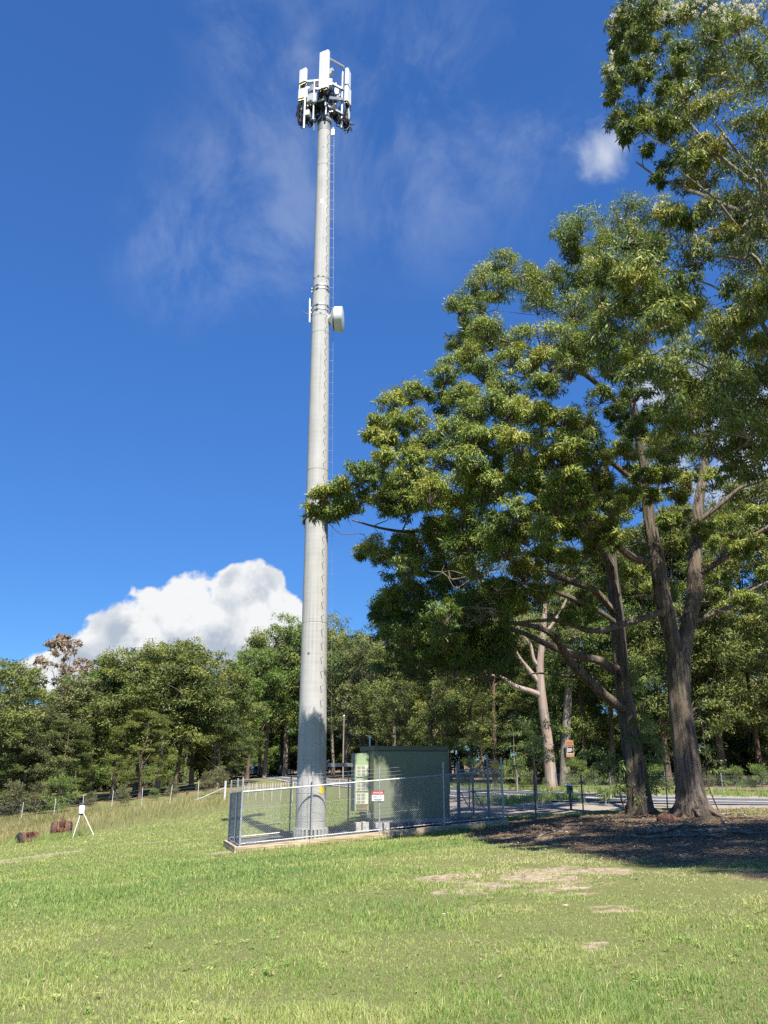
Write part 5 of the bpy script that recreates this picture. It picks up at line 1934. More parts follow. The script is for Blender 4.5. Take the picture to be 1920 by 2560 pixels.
# ------------------------------------------------------------------ compound: plinth, pad, fence, gate
def compound():
    # dark gravel pad
    mb = MB()
    ns, nt_ = 40, 20
    vs = []
    for j in range(nt_ + 1):
        for i in range(ns + 1):
            s, t = L1 * i / ns, L2 * j / nt_
            p = cw(s, t)
            p[2] += -.03 + .03 * (vnoise(np.array([s * 3.1]), np.array([t * 3.3]), 4)[0] - .5)
            vs.append(p)
    fs = [(j * (ns + 1) + i, j * (ns + 1) + i + 1, (j + 1) * (ns + 1) + i + 1, (j + 1) * (ns + 1) + i) for j in range(nt_) for i in range(ns)]
    mb.add(vs, fs)
    tag(mb.build('gravel_pad', M['pad']), kind='structure')
    # sleeper edging: every side is two sleepers high
    pl = thing('sleeper_edging', 'weathered timber sleeper edging raising the fenced gravel pad', 'edging', cw(0, 0))
    o = cw(0, 0)

    def sleepers(a, b, n, lift=0.0):
        a, b = np.array(a, float), np.array(b, float)
        for k in range(n):
            p0, p1 = cw(*(a + (b - a) * k / n)), cw(*(a + (b - a) * (k + 1) / n))
            g = (p1 - p0) / np.linalg.norm(p1 - p0) * .004
            for row in range(2):
                h = -.055 - row * .122 + lift
                m_ = MB().bar(p0 + g + np.array((0, 0, h)), p1 - g + np.array((0, 0, h)), .10 + (.008 if row else 0), .118)
                m_.v = [q2 - o for q2 in m_.v]
                m_.build('sleeper', M['timber'], pl, bevel=.008)
    sleepers((-.12, -.12), (L1 + .12, -.12), 4)
    sleepers((-.12, -.06), (-.12, L2 + .06), 2)
    sleepers((L1 + .12, -.06), (L1 + .12, L2 + .06), 2)
    sleepers((-.06, L2 + .12), (L1 + .06, L2 + .12), 4)
    # fence
    fe = thing('chain_link_fence', 'galvanised chain-link fence with bare extension posts round the tower pad', 'fence', o)

    def part(m_, name, mat, parent, **k):
        m_.v = [q2 - o for q2 in m_.v]
        return m_.build(name, mat, parent, **k)
    HR, HP = 1.72, 2.17

    def post(s, t, h=HP, r=.030, mat='galv', name='post'):
        a, b = cw(s, t, -.1), cw(s, t, h)
        part(MB().tube([a, b, b + np.array((0, 0, .012))], [r, r, r * .6], 10), name, M[mat], fe, smooth=True)
    front = [0, 2.42, 4.85, 7.28, L1]
    for k, s in enumerate(front):
        post(s, 0, HP, .036 if k in (0, 4) else .028)
    for t in (1.9, L2):
        post(0, t, HP + .02, .034, 'galv')
    for s in (2.4, 4.8, 7.2, L1):
        post(s, L2, HP, .03, 'galv_dull')
    post(L1, 1.35, 2.32, .045, 'galv_dull', 'gate_post')
    post(L1, 4.62, 2.2, .05, 'galv_dull', 'gate_post')

    def rail(a, b, h, r, mat, name):
        n = 10
        pts = [cw(a[0] + (b[0] - a[0]) * i / n, a[1] + (b[1] - a[1]) * i / n, h) for i in range(n + 1)]
        part(MB().tube(pts, r, 8), name, M[mat], fe, smooth=True)
    for a, b, m1 in (((0, 0), (L1, 0), 'galv'), ((0, 0), (0, L2), 'galv_dull'), ((0, L2), (L1, L2), 'galv'), ((L1, 0), (L1, 1.35), 'galv_dull')):
        rail(a, b, HR, .025, m1, 'top_rail')
        rail(a, b, .075, .021, m1, 'bottom_rail')

    def mesh(a, b, h0, h1, parent, mat='wire', pitch=.072, r=.0022, off=0.0, nm='chain_link'):
        a, b = np.array(a, float), np.array(b, float)
        Ls = np.linalg.norm(b - a)
        d = (b - a) / Ls
        H = h1 - h0
        m_ = MB()
        nrm = np.array((*(E1 * -d[1] + E2 * d[0]), 0))

        def W(s, h):
            st = a + d * s
            return cw(st[0], st[1], h0 + h)
        n = int((Ls + H) / pitch)
        for k in range(-int(H / pitch) - 1, int(Ls / pitch) + 1):
            for sg in (1, -1):
                s0 = k * pitch
                # s = s0 + h (sg=1) or s = s0 + H - h
                ha, hb = 0.0, H
                if sg == 1:
                    ha, hb = max(0, -s0), min(H, Ls - s0)
                else:
                    ha, hb = max(0, s0 + H - Ls), min(H, s0 + H)
                if hb - ha < .02:
                    continue
                fa = (s0 + ha) if sg == 1 else (s0 + H - ha)
                fb = (s0 + hb) if sg == 1 else (s0 + H - hb)
                p0, p1 = W(fa, ha) + nrm * (off + sg * r), W(fb, hb) + nrm * (off + sg * r)
                ax_ = (p1 - p0) / np.linalg.norm(p1 - p0)
                e1 = nrm * r
                e2 = np.cross(ax_, nrm) * r
                ring = [e1, -e1 * .5 + e2 * .87, -e1 * .5 - e2 * .87]
                m_.add([p0 + q2 for q2 in ring] + [p1 + q2 for q2 in ring], [(0, 1, 4, 3), (1, 2, 5, 4), (2, 0, 3, 5)])
        return part(m_, nm, M[mat], parent)
    mesh((0, 0), (L1, 0), .075, HR, fe, off=-.02)
    mesh((0, 0), (0, L2), .075, HR, fe, 'galv_dull')
    mesh((0, L2), (L1, L2), .075, HR, fe)
    mesh((L1, 0), (L1, 1.35), .075, HR, fe, 'galv_dull')
    # strained wires: two across the mesh and three above the rail
    for h in (.62, 1.16, HR + .13, HR + .26, HR + .39):
        m_ = MB()
        for a, b in (((0, 0), (L1, 0)), ((0, 0), (0, L2)), ((0, L2), (L1, L2))):
            m_.tube([cw(a[0] + (b[0] - a[0]) * i / 8, a[1] + (b[1] - a[1]) * i / 8, h) for i in range(9)], .0028, 4)
        part(m_, 'strand_wire', M['wire'], fe)
    # pale end cleats where rail meets the corner
    part(MB().box(cw(.35, 0, .085), (.30, .06, .05), rotz(EA)), 'cleat', M['galv'], fe)
    part(MB().box(cw(7.28 + 1.6, 0, .085), (.28, .06, .05), rotz(EA)), 'cleat', M['galv'], fe)
    # gate of two leaves on the right-hand side
    for t0, t1, lab in ((1.42, 2.95, 'steel-framed mesh gate leaf hung nearest the front corner of the compound'), (3.0, 4.54, 'steel-framed mesh gate leaf at the back of the compound, beside the shelter')):
        g0 = cw(L1, t0)
        g = thing('gate_leaf', lab, 'gate', g0, group='compound gate leaves')

        def gpart(m_, name, mat):
            m_.v = [q2 - g0 for q2 in m_.v]
            return m_.build(name, mat, g)
        m_ = MB()
        for t in (t0, t1):
            m_.bar(cw(L1, t, .06), cw(L1, t, 2.18), .055)
        for h in (.10, .98, 1.86):
            m_.bar(cw(L1, t0, h), cw(L1, t1, h), .045)
        gpart(m_, 'frame', M['galv_dull'])
        m_ = MB()
        m_.bar(cw(L1 + .02, t0 + .1, .12), cw(L1 + .02, t1 - .1, .95), .03)
        gpart(m_, 'brace', M['galv_dull'])
        oo = mesh((L1, t0), (L1, t1), .10, 1.86, fe, 'galv_dull')
        oo.parent = g
        oo.data.transform(Matrix.Translation(Vector([float(k) for k in (o - g0)])))
        m_ = MB()
        m_.bar(cw(L1 - .05, t1 - .12, 1.0), cw(L1 - .05, t1 + .02, 1.0), .05, .09)
        m_.tube([cw(L1 - .05, t1 - .05, .12), cw(L1 - .05, t1 - .05, .85)], .014, 6)
        gpart(m_, 'latch', M['dark_steel'])
    # DANGER notice
    c = cw(4.78, -.05, 1.19)
    sg = thing('danger_sign', 'small white DANGER KEEP OUT notice wired to the fence in front of the shelter', 'sign', c, EA)
    w_, h_ = .47, .345
    MB().box((0, 0, 0), (w_, .006, h_)).build('panel', M['sign_white'], sg)
    MB().box((0, -.005, .112), (w_ * .94, .004, .105)).build('red_band', M['sign_red'], sg)
    MB().box((0, -.008, .112), (w_ * .74, .004, .078), bev=.0).build('red_badge', M['sign_red'], sg)
    fr = MB()
    for (x, z, a, b_) in ((0, .168, w_, .010), (0, -.168, w_, .010), (-.230, 0, .010, h_ - .02), (.230, 0, .010, h_ - .02), (0, .052, w_ * .95, .006)):
        fr.box((x, -.005, z), (a, .004, b_))
    fr.build('border', M['sign_black'], sg)
    text_mesh('DANGER', .092, M['sign_white'], sg, (0, -.011, .112), (math.pi / 2, 0, 0))
    text_mesh('KEEP OUT', .088, M['sign_black'], sg, (0, -.006, -.02), (math.pi / 2, 0, 0))
    fr = MB()
    for k, L_ in enumerate((.30, .36, .22)):
        fr.box((0, -.005, -.095 - k * .022), (L_, .003, .009))
    fr.build('small_print', M['sign_black'], sg)


compound()


# ------------------------------------------------------------------ equipment shelter
def shelter():
    S0, T0, W, Dp = 4.90, .95, 2.92, 2.17
    zb = -.565
    org = np.array((*(O2 + E1 * S0 + E2 * T0), zb))
    root = thing('equipment_shelter', 'flat-roofed dark green steel equipment shelter inside the fence', 'shelter', org, EA)
    H = 2.52
    MB().box((W / 2, Dp / 2, .12 + (H - .12) / 2), (W, Dp, H - .12)).build('wall', M['shelter'], root, bevel=.01)
    rf = MB().box((W / 2, Dp / 2, H + .085), (W + .05, Dp + .05, .17)).build('roof', M['shelter_roof'], root, bevel=.012)
    MB().box((W / 2, Dp / 2, H - .012), (W + .02, Dp + .02, .02)).build('roof_gap', M['slot'], root)
    mb = MB()
    mb.box((W / 2, .05, .06), (W, .08, .12))
    mb.box((W / 2, Dp - .05, .06), (W, .08, .12))
    mb.box((W / 2, .05, .005), (W, .14, .012))
    for k in range(5):
        mb.box((.2 + k * (W - .4) / 4, Dp / 2, .06), (.08, Dp - .2, .10))
    mb.build('skid', M['galv_dull'], root)
    mb = MB()
    for x in (.004, W - .004):
        for y in (0, Dp):
            mb.box((x, y, .12 + (H - .12) / 2), (.05, .05, H - .16))
    mb.build('corner_trim', M['shelter'], root)
    # vent pipe
    mb = MB().tube([(.25, Dp - .5, H + .1), (.25, Dp - .5, H + .52)], .032, 10)
    mb.lathe([(.045, 0), (.045, .05), (.02, .08)], (.25, Dp - .5, H + .51), 10)
    o_ = mb.build('vent_pipe', M['white_paint'], root, smooth=True)
    # air conditioner on the left end
    ax0, ay0 = -.55, .76
    z0, z1 = .34, 2.42
    ac = MB().box((-.275, ay0 + .33, (z0 + z1) / 2), (.55, .66, z1 - z0)).build('air_conditioner', M['aircon'], root, bevel=.012)
    sd = MB()
    for k in range(4):
        sd.box((-.555, ay0 + .33, .62 + k * .52), (.012, .56, .44))
    sd.build('side_panel', M['galv_dull'], ac)
    for k, zc in enumerate((1.78, 1.26, .80)):
        f = MB()
        f.box((-.275, ay0 - .012, zc), (.47, .03, .40))
        g = f.build('grille_frame', M['grille'], ac)
        s_ = MB()
        for i in range(2):
            for r_ in range(3):
                for c_ in range(5):
                    s_.box((-.46 + i * .165 + c_ * .027, ay0 - .029, zc + .125 - r_ * .125), (.013, .006, .095))
        s_.build('slots', M['slot'], g)
    lv = MB()
    for k in range(12):
        lv.box((-.275, ay0 - .012, .40 + k * .016), (.44, .02, .007))
    lv.build('lower_louvre', M['timber'], ac)
    MB().box((-.275, ay0 - .006, .60), (.46, .01, .012)).build('panel_joint', M['slot'], ac)
    # small cabinet on the right end
    MB().box((W + .14, .85, 1.36), (.28, .5, .82)).build('cable_cabinet', M['shelter'], root, bevel=.01)
    mb = MB()
    mb.tube([(W + .14, .85, .95), (W + .14, .85, .2), (W + .3, .85, .05)], .03, 8)
    mb.build('conduit', M['dark_steel'], root)
    mb = MB().box((-.12, .35, .22), (.14, .14, .16))
    mb.tube([(-.12, .4, .1), (-.12, .5, .3), (-.2, .9, .34)], .03, 8)
    mb.tube([(-.05, .4, .1), (-.02, .5, .3), (-.1, .9, .34)], .025, 8)
    mb.build('lower_conduit', M['dark_steel'], root)

    # footing blocks (things the shelter rests on)
    def loc(x, y):
        p = O2 + E1 * (S0 + x) + E2 * (T0 + y)
        s, t = S0 + x, T0 + y
        return np.array((p[0], p[1], padz(s, t) - .05))
    for (x, y, w_, d_, lab) in ((.16, .08, .26, .40, 'pale concrete footing block under the front left shelter corner'), (.46, .10, .22, .36, 'second concrete footing block, just right of the corner block'), (-.22, .52, .24, .36, 'concrete footing block standing under the air conditioner'),
                                (-.46, .60, .20, .30, 'concrete footing block left of the one under the air conditioner'), (2.6, .12, .3, .3, 'low concrete footing block under the right end of the shelter')):
        p = loc(x, y)
        h = max(.12, zb - p[2] - .004) if x > -.1 else .36
        b_ = MB().box((0, 0, h / 2), (w_, d_, h)).build('footing_block', M['concrete_block'], None, loc=p, bevel=.01)
        b_.rotation_euler = (0, 0, EA)
        tag(b_, lab, 'concrete block', 'footing blocks under the shelter')
    # cable tray from the tower to the shelter
    a = np.array((at(812, 1911, 29.55)))
    b = np.array((*(O2 + E1 * (S0 - .56) + E2 * (T0 + 1.1)), a[2] - .02))
    a[2] = b[2]
    tr = thing('cable_tray', 'short galvanised cable tray bridging the tower and the shelter', 'cable tray', a)
    d = (b - a) / np.linalg.norm(b - a)
    sd_ = np.cross(d, (0, 0, 1))
    for k in (-1, 1):
        MB().bar(sd_ * k * .15, b - a + sd_ * k * .15, .02, .13).build('side_rail', M['galv'], tr)
    mb = MB()
    L_ = np.linalg.norm(b - a)
    for k in range(int(L_ / .2)):
        mb.bar(d * (.1 + k * .2) - sd_ * .15, d * (.1 + k * .2) + sd_ * .15, .02)
    mb.build('rung', M['galv'], tr)
    mb = MB()
    for k in range(6):
        mb.tube([sd_ * (k - 2.5) * .04 + np.array((0, 0, .03)), b - a + sd_ * (k - 2.5) * .04 + np.array((0, 0, .03))], .016, 6)
    mb.build('feeder_cable', M['black_cable'], tr)
    MB().bar(-d * .1 + np.array((0, 0, .05)), d * .25 + np.array((0, 0, .16)), .05).build('tray_bracket', M['galv'], tr)


shelter()


# ------------------------------------------------------------------ old tractors and the white tripod
def tractor(label, loc, rz, scale=1.0, front=True, sunk=0.0):
    """rusted farm tractor seen from behind; local +Y is forward"""
    t = thing('tractor', label, 'tractor', np.array(loc) - np.array((0, 0, sunk)), rz, 'derelict tractors in the long grass')
    t.scale = (scale,) * 3
    Rx = axis_rot((1, 0, 0))
    for s in (-1, 1):
        x = s * .60
        R_, w = .56, .30
        prof = [(R_ * .62, -w / 2), (R_ * .80, -w / 2), (R_ * .95, -w * .42), (R_, -w * .25), (R_, w * .25), (R_ * .95, w * .42), (R_ * .80, w / 2), (R_ * .62, w / 2)]
        m_ = MB().lathe(prof, (x, 0, R_), 36, Rx, cap=False)
        for k in range(18):
            a = k * 2 * math.pi / 18
            for q2 in (-1, 1):
                c = np.array((x + q2 * w * .18, math.cos(a + .1 * q2) * R_, R_ + math.sin(a + .1 * q2) * R_))
                Rr = np.array(((1, 0, 0), (0, math.cos(a), -math.sin(a)), (0, math.sin(a), math.cos(a))))
                m_.box(c, (w * .42, .045, .05), Rr @ rotz(.5 * q2 * s))
        wh = m_.build('rear_wheel', M['rubber'], t, smooth=True)
        MB().lathe([(.06, -.10), (.12, -.09), (.14, -.03), (R_ * .60, -.02), (R_ * .66, -.08), (R_ * .66, .08), (R_ * .60, .02), (.12, .05), (.06, .09)], (x, 0, R_), 24, Rx).build('rim', M['rust_dark'], wh, smooth=True)
        # mudguard: a narrow curved shell on the inner half of the tyre, with a flat rear apron
        m_ = MB()
        vs, fs = [], []
        n = 15
        gx_ = s * .47
        for k in range(n):
            a = R(196) - R(150) * k / (n - 1)
            for xx in (-.15, .15):
                for rr in (R_ * 1.10, R_ * 1.14):
                    vs.append((gx_ + xx, math.cos(a) * rr, R_ + math.sin(a) * rr))
        for k in range(n - 1):
            a = k * 4
            fs += [(a, a + 4, a + 6, a + 2), (a + 1, a + 3, a + 7, a + 5), (a, a + 1, a + 5, a + 4), (a + 2, a + 6, a + 7, a + 3)]
        fs += [(0, 2, 3, 1), (4 * n - 4, 4 * n - 3, 4 * n - 1, 4 * n - 2)]
        m_.add(vs, fs)
        m_.box((gx_ - s * .14, -.12, R_ + .30), (.02, .78, .50))
        m_.build('mudguard', M['rust'], t)
    # transmission, drawbar, seat pan, engine
    m_ = MB().box((0, -.05, .62), (.30, .70, .42), bev=.06)
    m_.lathe([(.09, -.58), (.14, -.3), (.17, 0), (.14, .3), (.09, .58)], (0, 0, .56), 14, Rx)
    m_.lathe([(.13, 0), (.16, .05), (.13, .12)], (0, -.42, .62), 14, axis_rot((0, -1, 0)))
    m_.box((0, -.46, .30), (.09, .10, .45))
    m_.bar((-.3, -.45, .42), (.3, -.45, .42), .05)
    m_.build('transmission', M['rust_dark'], t)
    m_ = MB().box((.10, -.42, .80), (.14, .12, .16))
    m_.box((-.10, -.46, .70), (.10, .06, .24))
    m_.lathe([(.07, -.05), (.07, .05)], (-.03, -.45, .95), 10, axis_rot((0, -1, 0)))
    m_.bar((.16, -.44, .35), (.13, -.40, .9), .03)
    m_.bar((-.18, -.44, .35), (-.16, -.40, .95), .03)
    m_.build('hitch_linkage', M['rust'], t)
    if front:
        m_ = MB().box((0, .95, .92), (.42, 1.05, .46), bev=.05)
        m_.box((0, .95, 1.18), (.34, 1.0, .10), taper=.7)
        m_.box((0, 1.50, .90), (.40, .06, .60))
        m_.build('engine_hood', M['rust'], t, bevel=.02)
        for s in (-1, 1):
            wf = MB().lathe([(.16, -.07), (.26, -.07), (.29, -.03), (.29, .03), (.26, .07), (.16, .07)], (s * .5, 1.45, .27), 24, Rx).build('front_wheel', M['rubber'], t, smooth=True)
            MB().lathe([(.05, -.05), (.17, -.04), (.17, .04), (.05, .05)], (s * .5, 1.45, .27), 16, Rx).build('rim', M['rust_dark'], wf)
        MB().bar((-.5, 1.45, .33), (.5, 1.45, .33), .07).build('front_axle', M['rust_dark'], t)
        m_ = MB().tube([(.02, .85, 1.2), (.02, .85, 1.5), (.05, .85, 1.95)], .03, 8)
        m_.tube([(-.06, .9, 1.2), (-.05, .9, 1.75)], .014, 6)
        m_.build('exhaust_pipe', M['rust_dark'], t)
    m_ = MB().box((0, -.12, 1.02), (.42, .36, .05), bev=.08)
    m_.box((0, -.30, 1.10), (.40, .05, .16))
    m_.box((0, .25, .95), (.46, .14, .26))
    m_.bar((0, -.1, .8), (0, -.1, 1.02), .06)
    m_.build('seat', M['rust'], t)
    ang = np.arange(25) * 2 * math.pi / 24
    Rw = axis_rot((0, -.55, .83))
    ring = np.stack([np.cos(ang) * .20, np.sin(ang) * .20, np.zeros(25)], -1) @ Rw.T + np.array((0, .10, 1.26))
    m_ = MB().tube(ring, .014, 6)
    for k in (0, 8, 16):
        m_.tube([(0, .10, 1.26), ring[k]], .01, 5)
    m_.tube([(0, .35, .9), (0, .10, 1.26)], .016, 6)
    m_.build('steering_wheel', M['rust_dark'], t)
    return t


p = onground(151, 55.5, 1.082)
tractor('rust-red tractor seen from behind, with dark tyres and square mudguards, left of the white tripod', p, .33, .88, sunk=.08)
p = onground(68, 53.5, 1.082)
tractor('smaller half-buried rusty tractor with a bare steering wheel, at the far left', p, .84, .85, front=False, sunk=.40)


def tripod():
    b = gp(207, 2092)
    Y = b[1] + .2
    c = at(205, 2022, Y)
    t = thing('tripod_feeder', 'white drum on three pale pipe legs standing in the grass right of the tractor', 'feeder', (c[0], Y, gz(c[0], Y)))
    o = np.array((c[0], Y, gz(c[0], Y)))
    zt_, zb_ = at(205, 2012, Y)[2] - o[2], at(205, 2034, Y)[2] - o[2]
    MB().lathe([(.145, zb_), (.17, zb_ + .02), (.175, zt_ - .02), (.165, zt_)], (0, 0, 0), 24).build('drum', M['white_paint'], t, smooth=True)
    m_ = MB()
    for k in range(12):
        a = k * math.pi / 6
        m_.bar((math.cos(a) * .15, math.sin(a) * .15, zt_), (math.cos(a) * .22, math.sin(a) * .22, zt_ + .10), .018)
    m_.lathe([(.20, zt_ + .085), (.235, zt_ + .085), (.235, zt_ + .11), (.20, zt_ + .11)], (0, 0, 0), 20)
    m_.build('spiked_rim', M['dark_steel'], t)
    for (u, v, Yl) in ((181, 2097, Y - .35), (236, 2085, Y - .25), (199, 2066, Y + .9)):
        e = at(u, v, Yl)
        e[2] = gz(e[0], Yl) - .03
        d = e - o
        MB().tube([(d[0] * .14, d[1] * .14, zb_ + .02), tuple(d)], .020, 8).build('leg', M['white_paint'], t, smooth=True)
    MB().lathe([(.10, zb_ - .10), (.14, zb_ - .02), (.14, zb_)], (0, 0, 0), 16).build('spout', M['dark_steel'], t)


tripod()


# ------------------------------------------------------------------ farm fences with white posts
def far_fences():
    spots = [(-40, 2070), (52, 2053), (133, 2047), (205, 2038), (278, 2028), (354, 2018), (424, 2011), (494, 2000)]
    pts = []
    for k, (u, v) in enumerate(spots):
        Y = 76 - .2 * k
        x = (u - 960) / FPX / (CP - SP * (1280 - v) / FPX) * Y
        pts.append(np.array((x, Y, gz(x, Y))))
    Y = 70
    x = (561 - 960) / FPX / 1.068 * Y
    strainer = np.array((x, Y, gz(x, Y)))
    f1 = thing('wire_fence', 'farm wire fence with thin white posts running along the forest edge on the left', 'fence', pts[0])
    for k, q2 in enumerate(pts):
        d = q2 - pts[0]
        MB().tube([d + np.array((0, 0, -.1)), d + np.array((rng.normal(0, .06), 0, 1.65))], .032, 7).build('post', M['post_grey'], f1)
    d = strainer - pts[0]
    MB().tube([d + np.array((0, 0, -.1)), d + np.array((0, 0, 1.55))], .10, 9).build('strainer_post', M['post_grey'], f1)
    MB().tube([d + np.array((0, 0, 1.0)), d + np.array((-2.6, .6, -.05))], .05, 7).build('brace', M['post_grey'], f1)
    m_ = MB()
    for h in (.4, .8, 1.15, 1.45):
        m_.tube([q2 - pts[0] + np.array((0, 0, h)) for q2 in pts + [strainer]], .003, 3)
    m_.build('strand_wire', M['wire'], f1)
    spots2 = [(622, 68), (641, 66.5), (661, 65), (681, 64), (703, 63), (732, 62), (762, 61.5), (815, 60.5), (850, 60)]
    pts = [onground(u, Y) for u, Y in spots2]
    f2 = thing('wire_fence', 'farm wire fence with white posts crossing the grass behind the tower compound', 'fence', pts[0])
    for q2 in pts:
        d = q2 - pts[0]
        MB().tube([d + np.array((0, 0, -.1)), d + np.array((rng.normal(0, .03), 0, 1.32))], .027, 7).build('post', M['post_grey'], f2)
    m_ = MB()
    for h in (.35, .7, 1.0, 1.25):
        m_.tube([q2 - pts[0] + np.array((0, 0, h)) for q2 in [strainer] + pts], .003, 3)
    m_.build('strand_wire', M['wire'], f2)
    # row of short white marker stakes
    p0 = onground(610, 88)
    proto = None
    for k in range(24):
        u = 606 + k * 6.4
        p = onground(u, 88 - k * .22)
        if proto is None:
            proto = MB().tube([(0, 0, -.05), (0, 0, .50), (0, 0, .53)], [.035, .035, .015], 6).build('marker_stake', M['post_grey'], None, loc=p)
            tag(proto, 'short white stake in the long row across the grass behind the left of the compound', 'stake', 'white marker stakes behind the compound')
        else:
            c = proto.copy()
            COL.objects.link(c)
            c.location = [float(q2) for q2 in p]
    # wire netting along the far side of the road, right
    ptr = []
    for x in np.linspace(11.5, 34, 9):
        y = np.interp(x, ROAD[:, 0][::-1], ROAD[:, 1][::-1]) + 7.2
        ptr.append(np.array((x, y, gz(x, y))))
    f3 = thing('netting_fence', 'sagging wire netting fence along the far side of the road, behind the forked trunk', 'fence', ptr[0])
    for q2 in ptr:
        d = q2 - ptr[0]
        MB().tube([d + np.array((0, 0, -.1)), d + np.array((0, 0, 1.25))], .035, 7).build('post', M['galv_dull'], f3)
    m_ = MB()
    for h in (.05, 1.05):
        m_.tube([q2 - ptr[0] + np.array((0, 0, h)) for q2 in ptr], .006, 3)
    for a, b in zip(ptr[:-1], ptr[1:]):
        a, b = a - ptr[0], b - ptr[0]
        n = 22
        for k in range(-8, n):
            for sg in (1, -1):
                t0, t1 = k / n, (k + 8) / n
                h0, h1 = .05, 1.05
                if sg < 0:
                    h0, h1 = h1, h0
                c0, c1_ = max(t0, 0), min(t1, 1)
                f = lambda t: h0 + (h1 - h0) * (t - t0) / (t1 - t0)
                pa, pb_ = a + (b - a) * c0 + np.array((0, 0, f(c0))), a + (b - a) * c1_ + np.array((0, 0, f(c1_)))
                if np.linalg.norm(pb_ - pa) > .05:
                    m_.tube([pa, pb_], .0022, 3, False)
    m_.build('netting', M['galv_dull'], f3)
    # two dark pickets by the gate
    for (u, Y, h, lab) in ((1335, 33.0, 1.75, 'dark steel star picket in the litter right of the compound'), (1453, 33.5, 1.6, 'dark star picket in front of the green mailbox'), (1172, 41, 1.6, 'dark stake standing on the gravel verge behind the gate')):
        p = onground(u, Y)
        m_ = MB()
        for k in range(3):
            a = k * 2.094
            m_.box((math.cos(a) * .018, math.sin(a) * .018, h / 2 - .1), (.036, .006, h + .2), rotz(a))
        o = m_.build('star_picket', M['dark_steel'], None, loc=p)
        tag(o, lab, 'post')


far_fences()


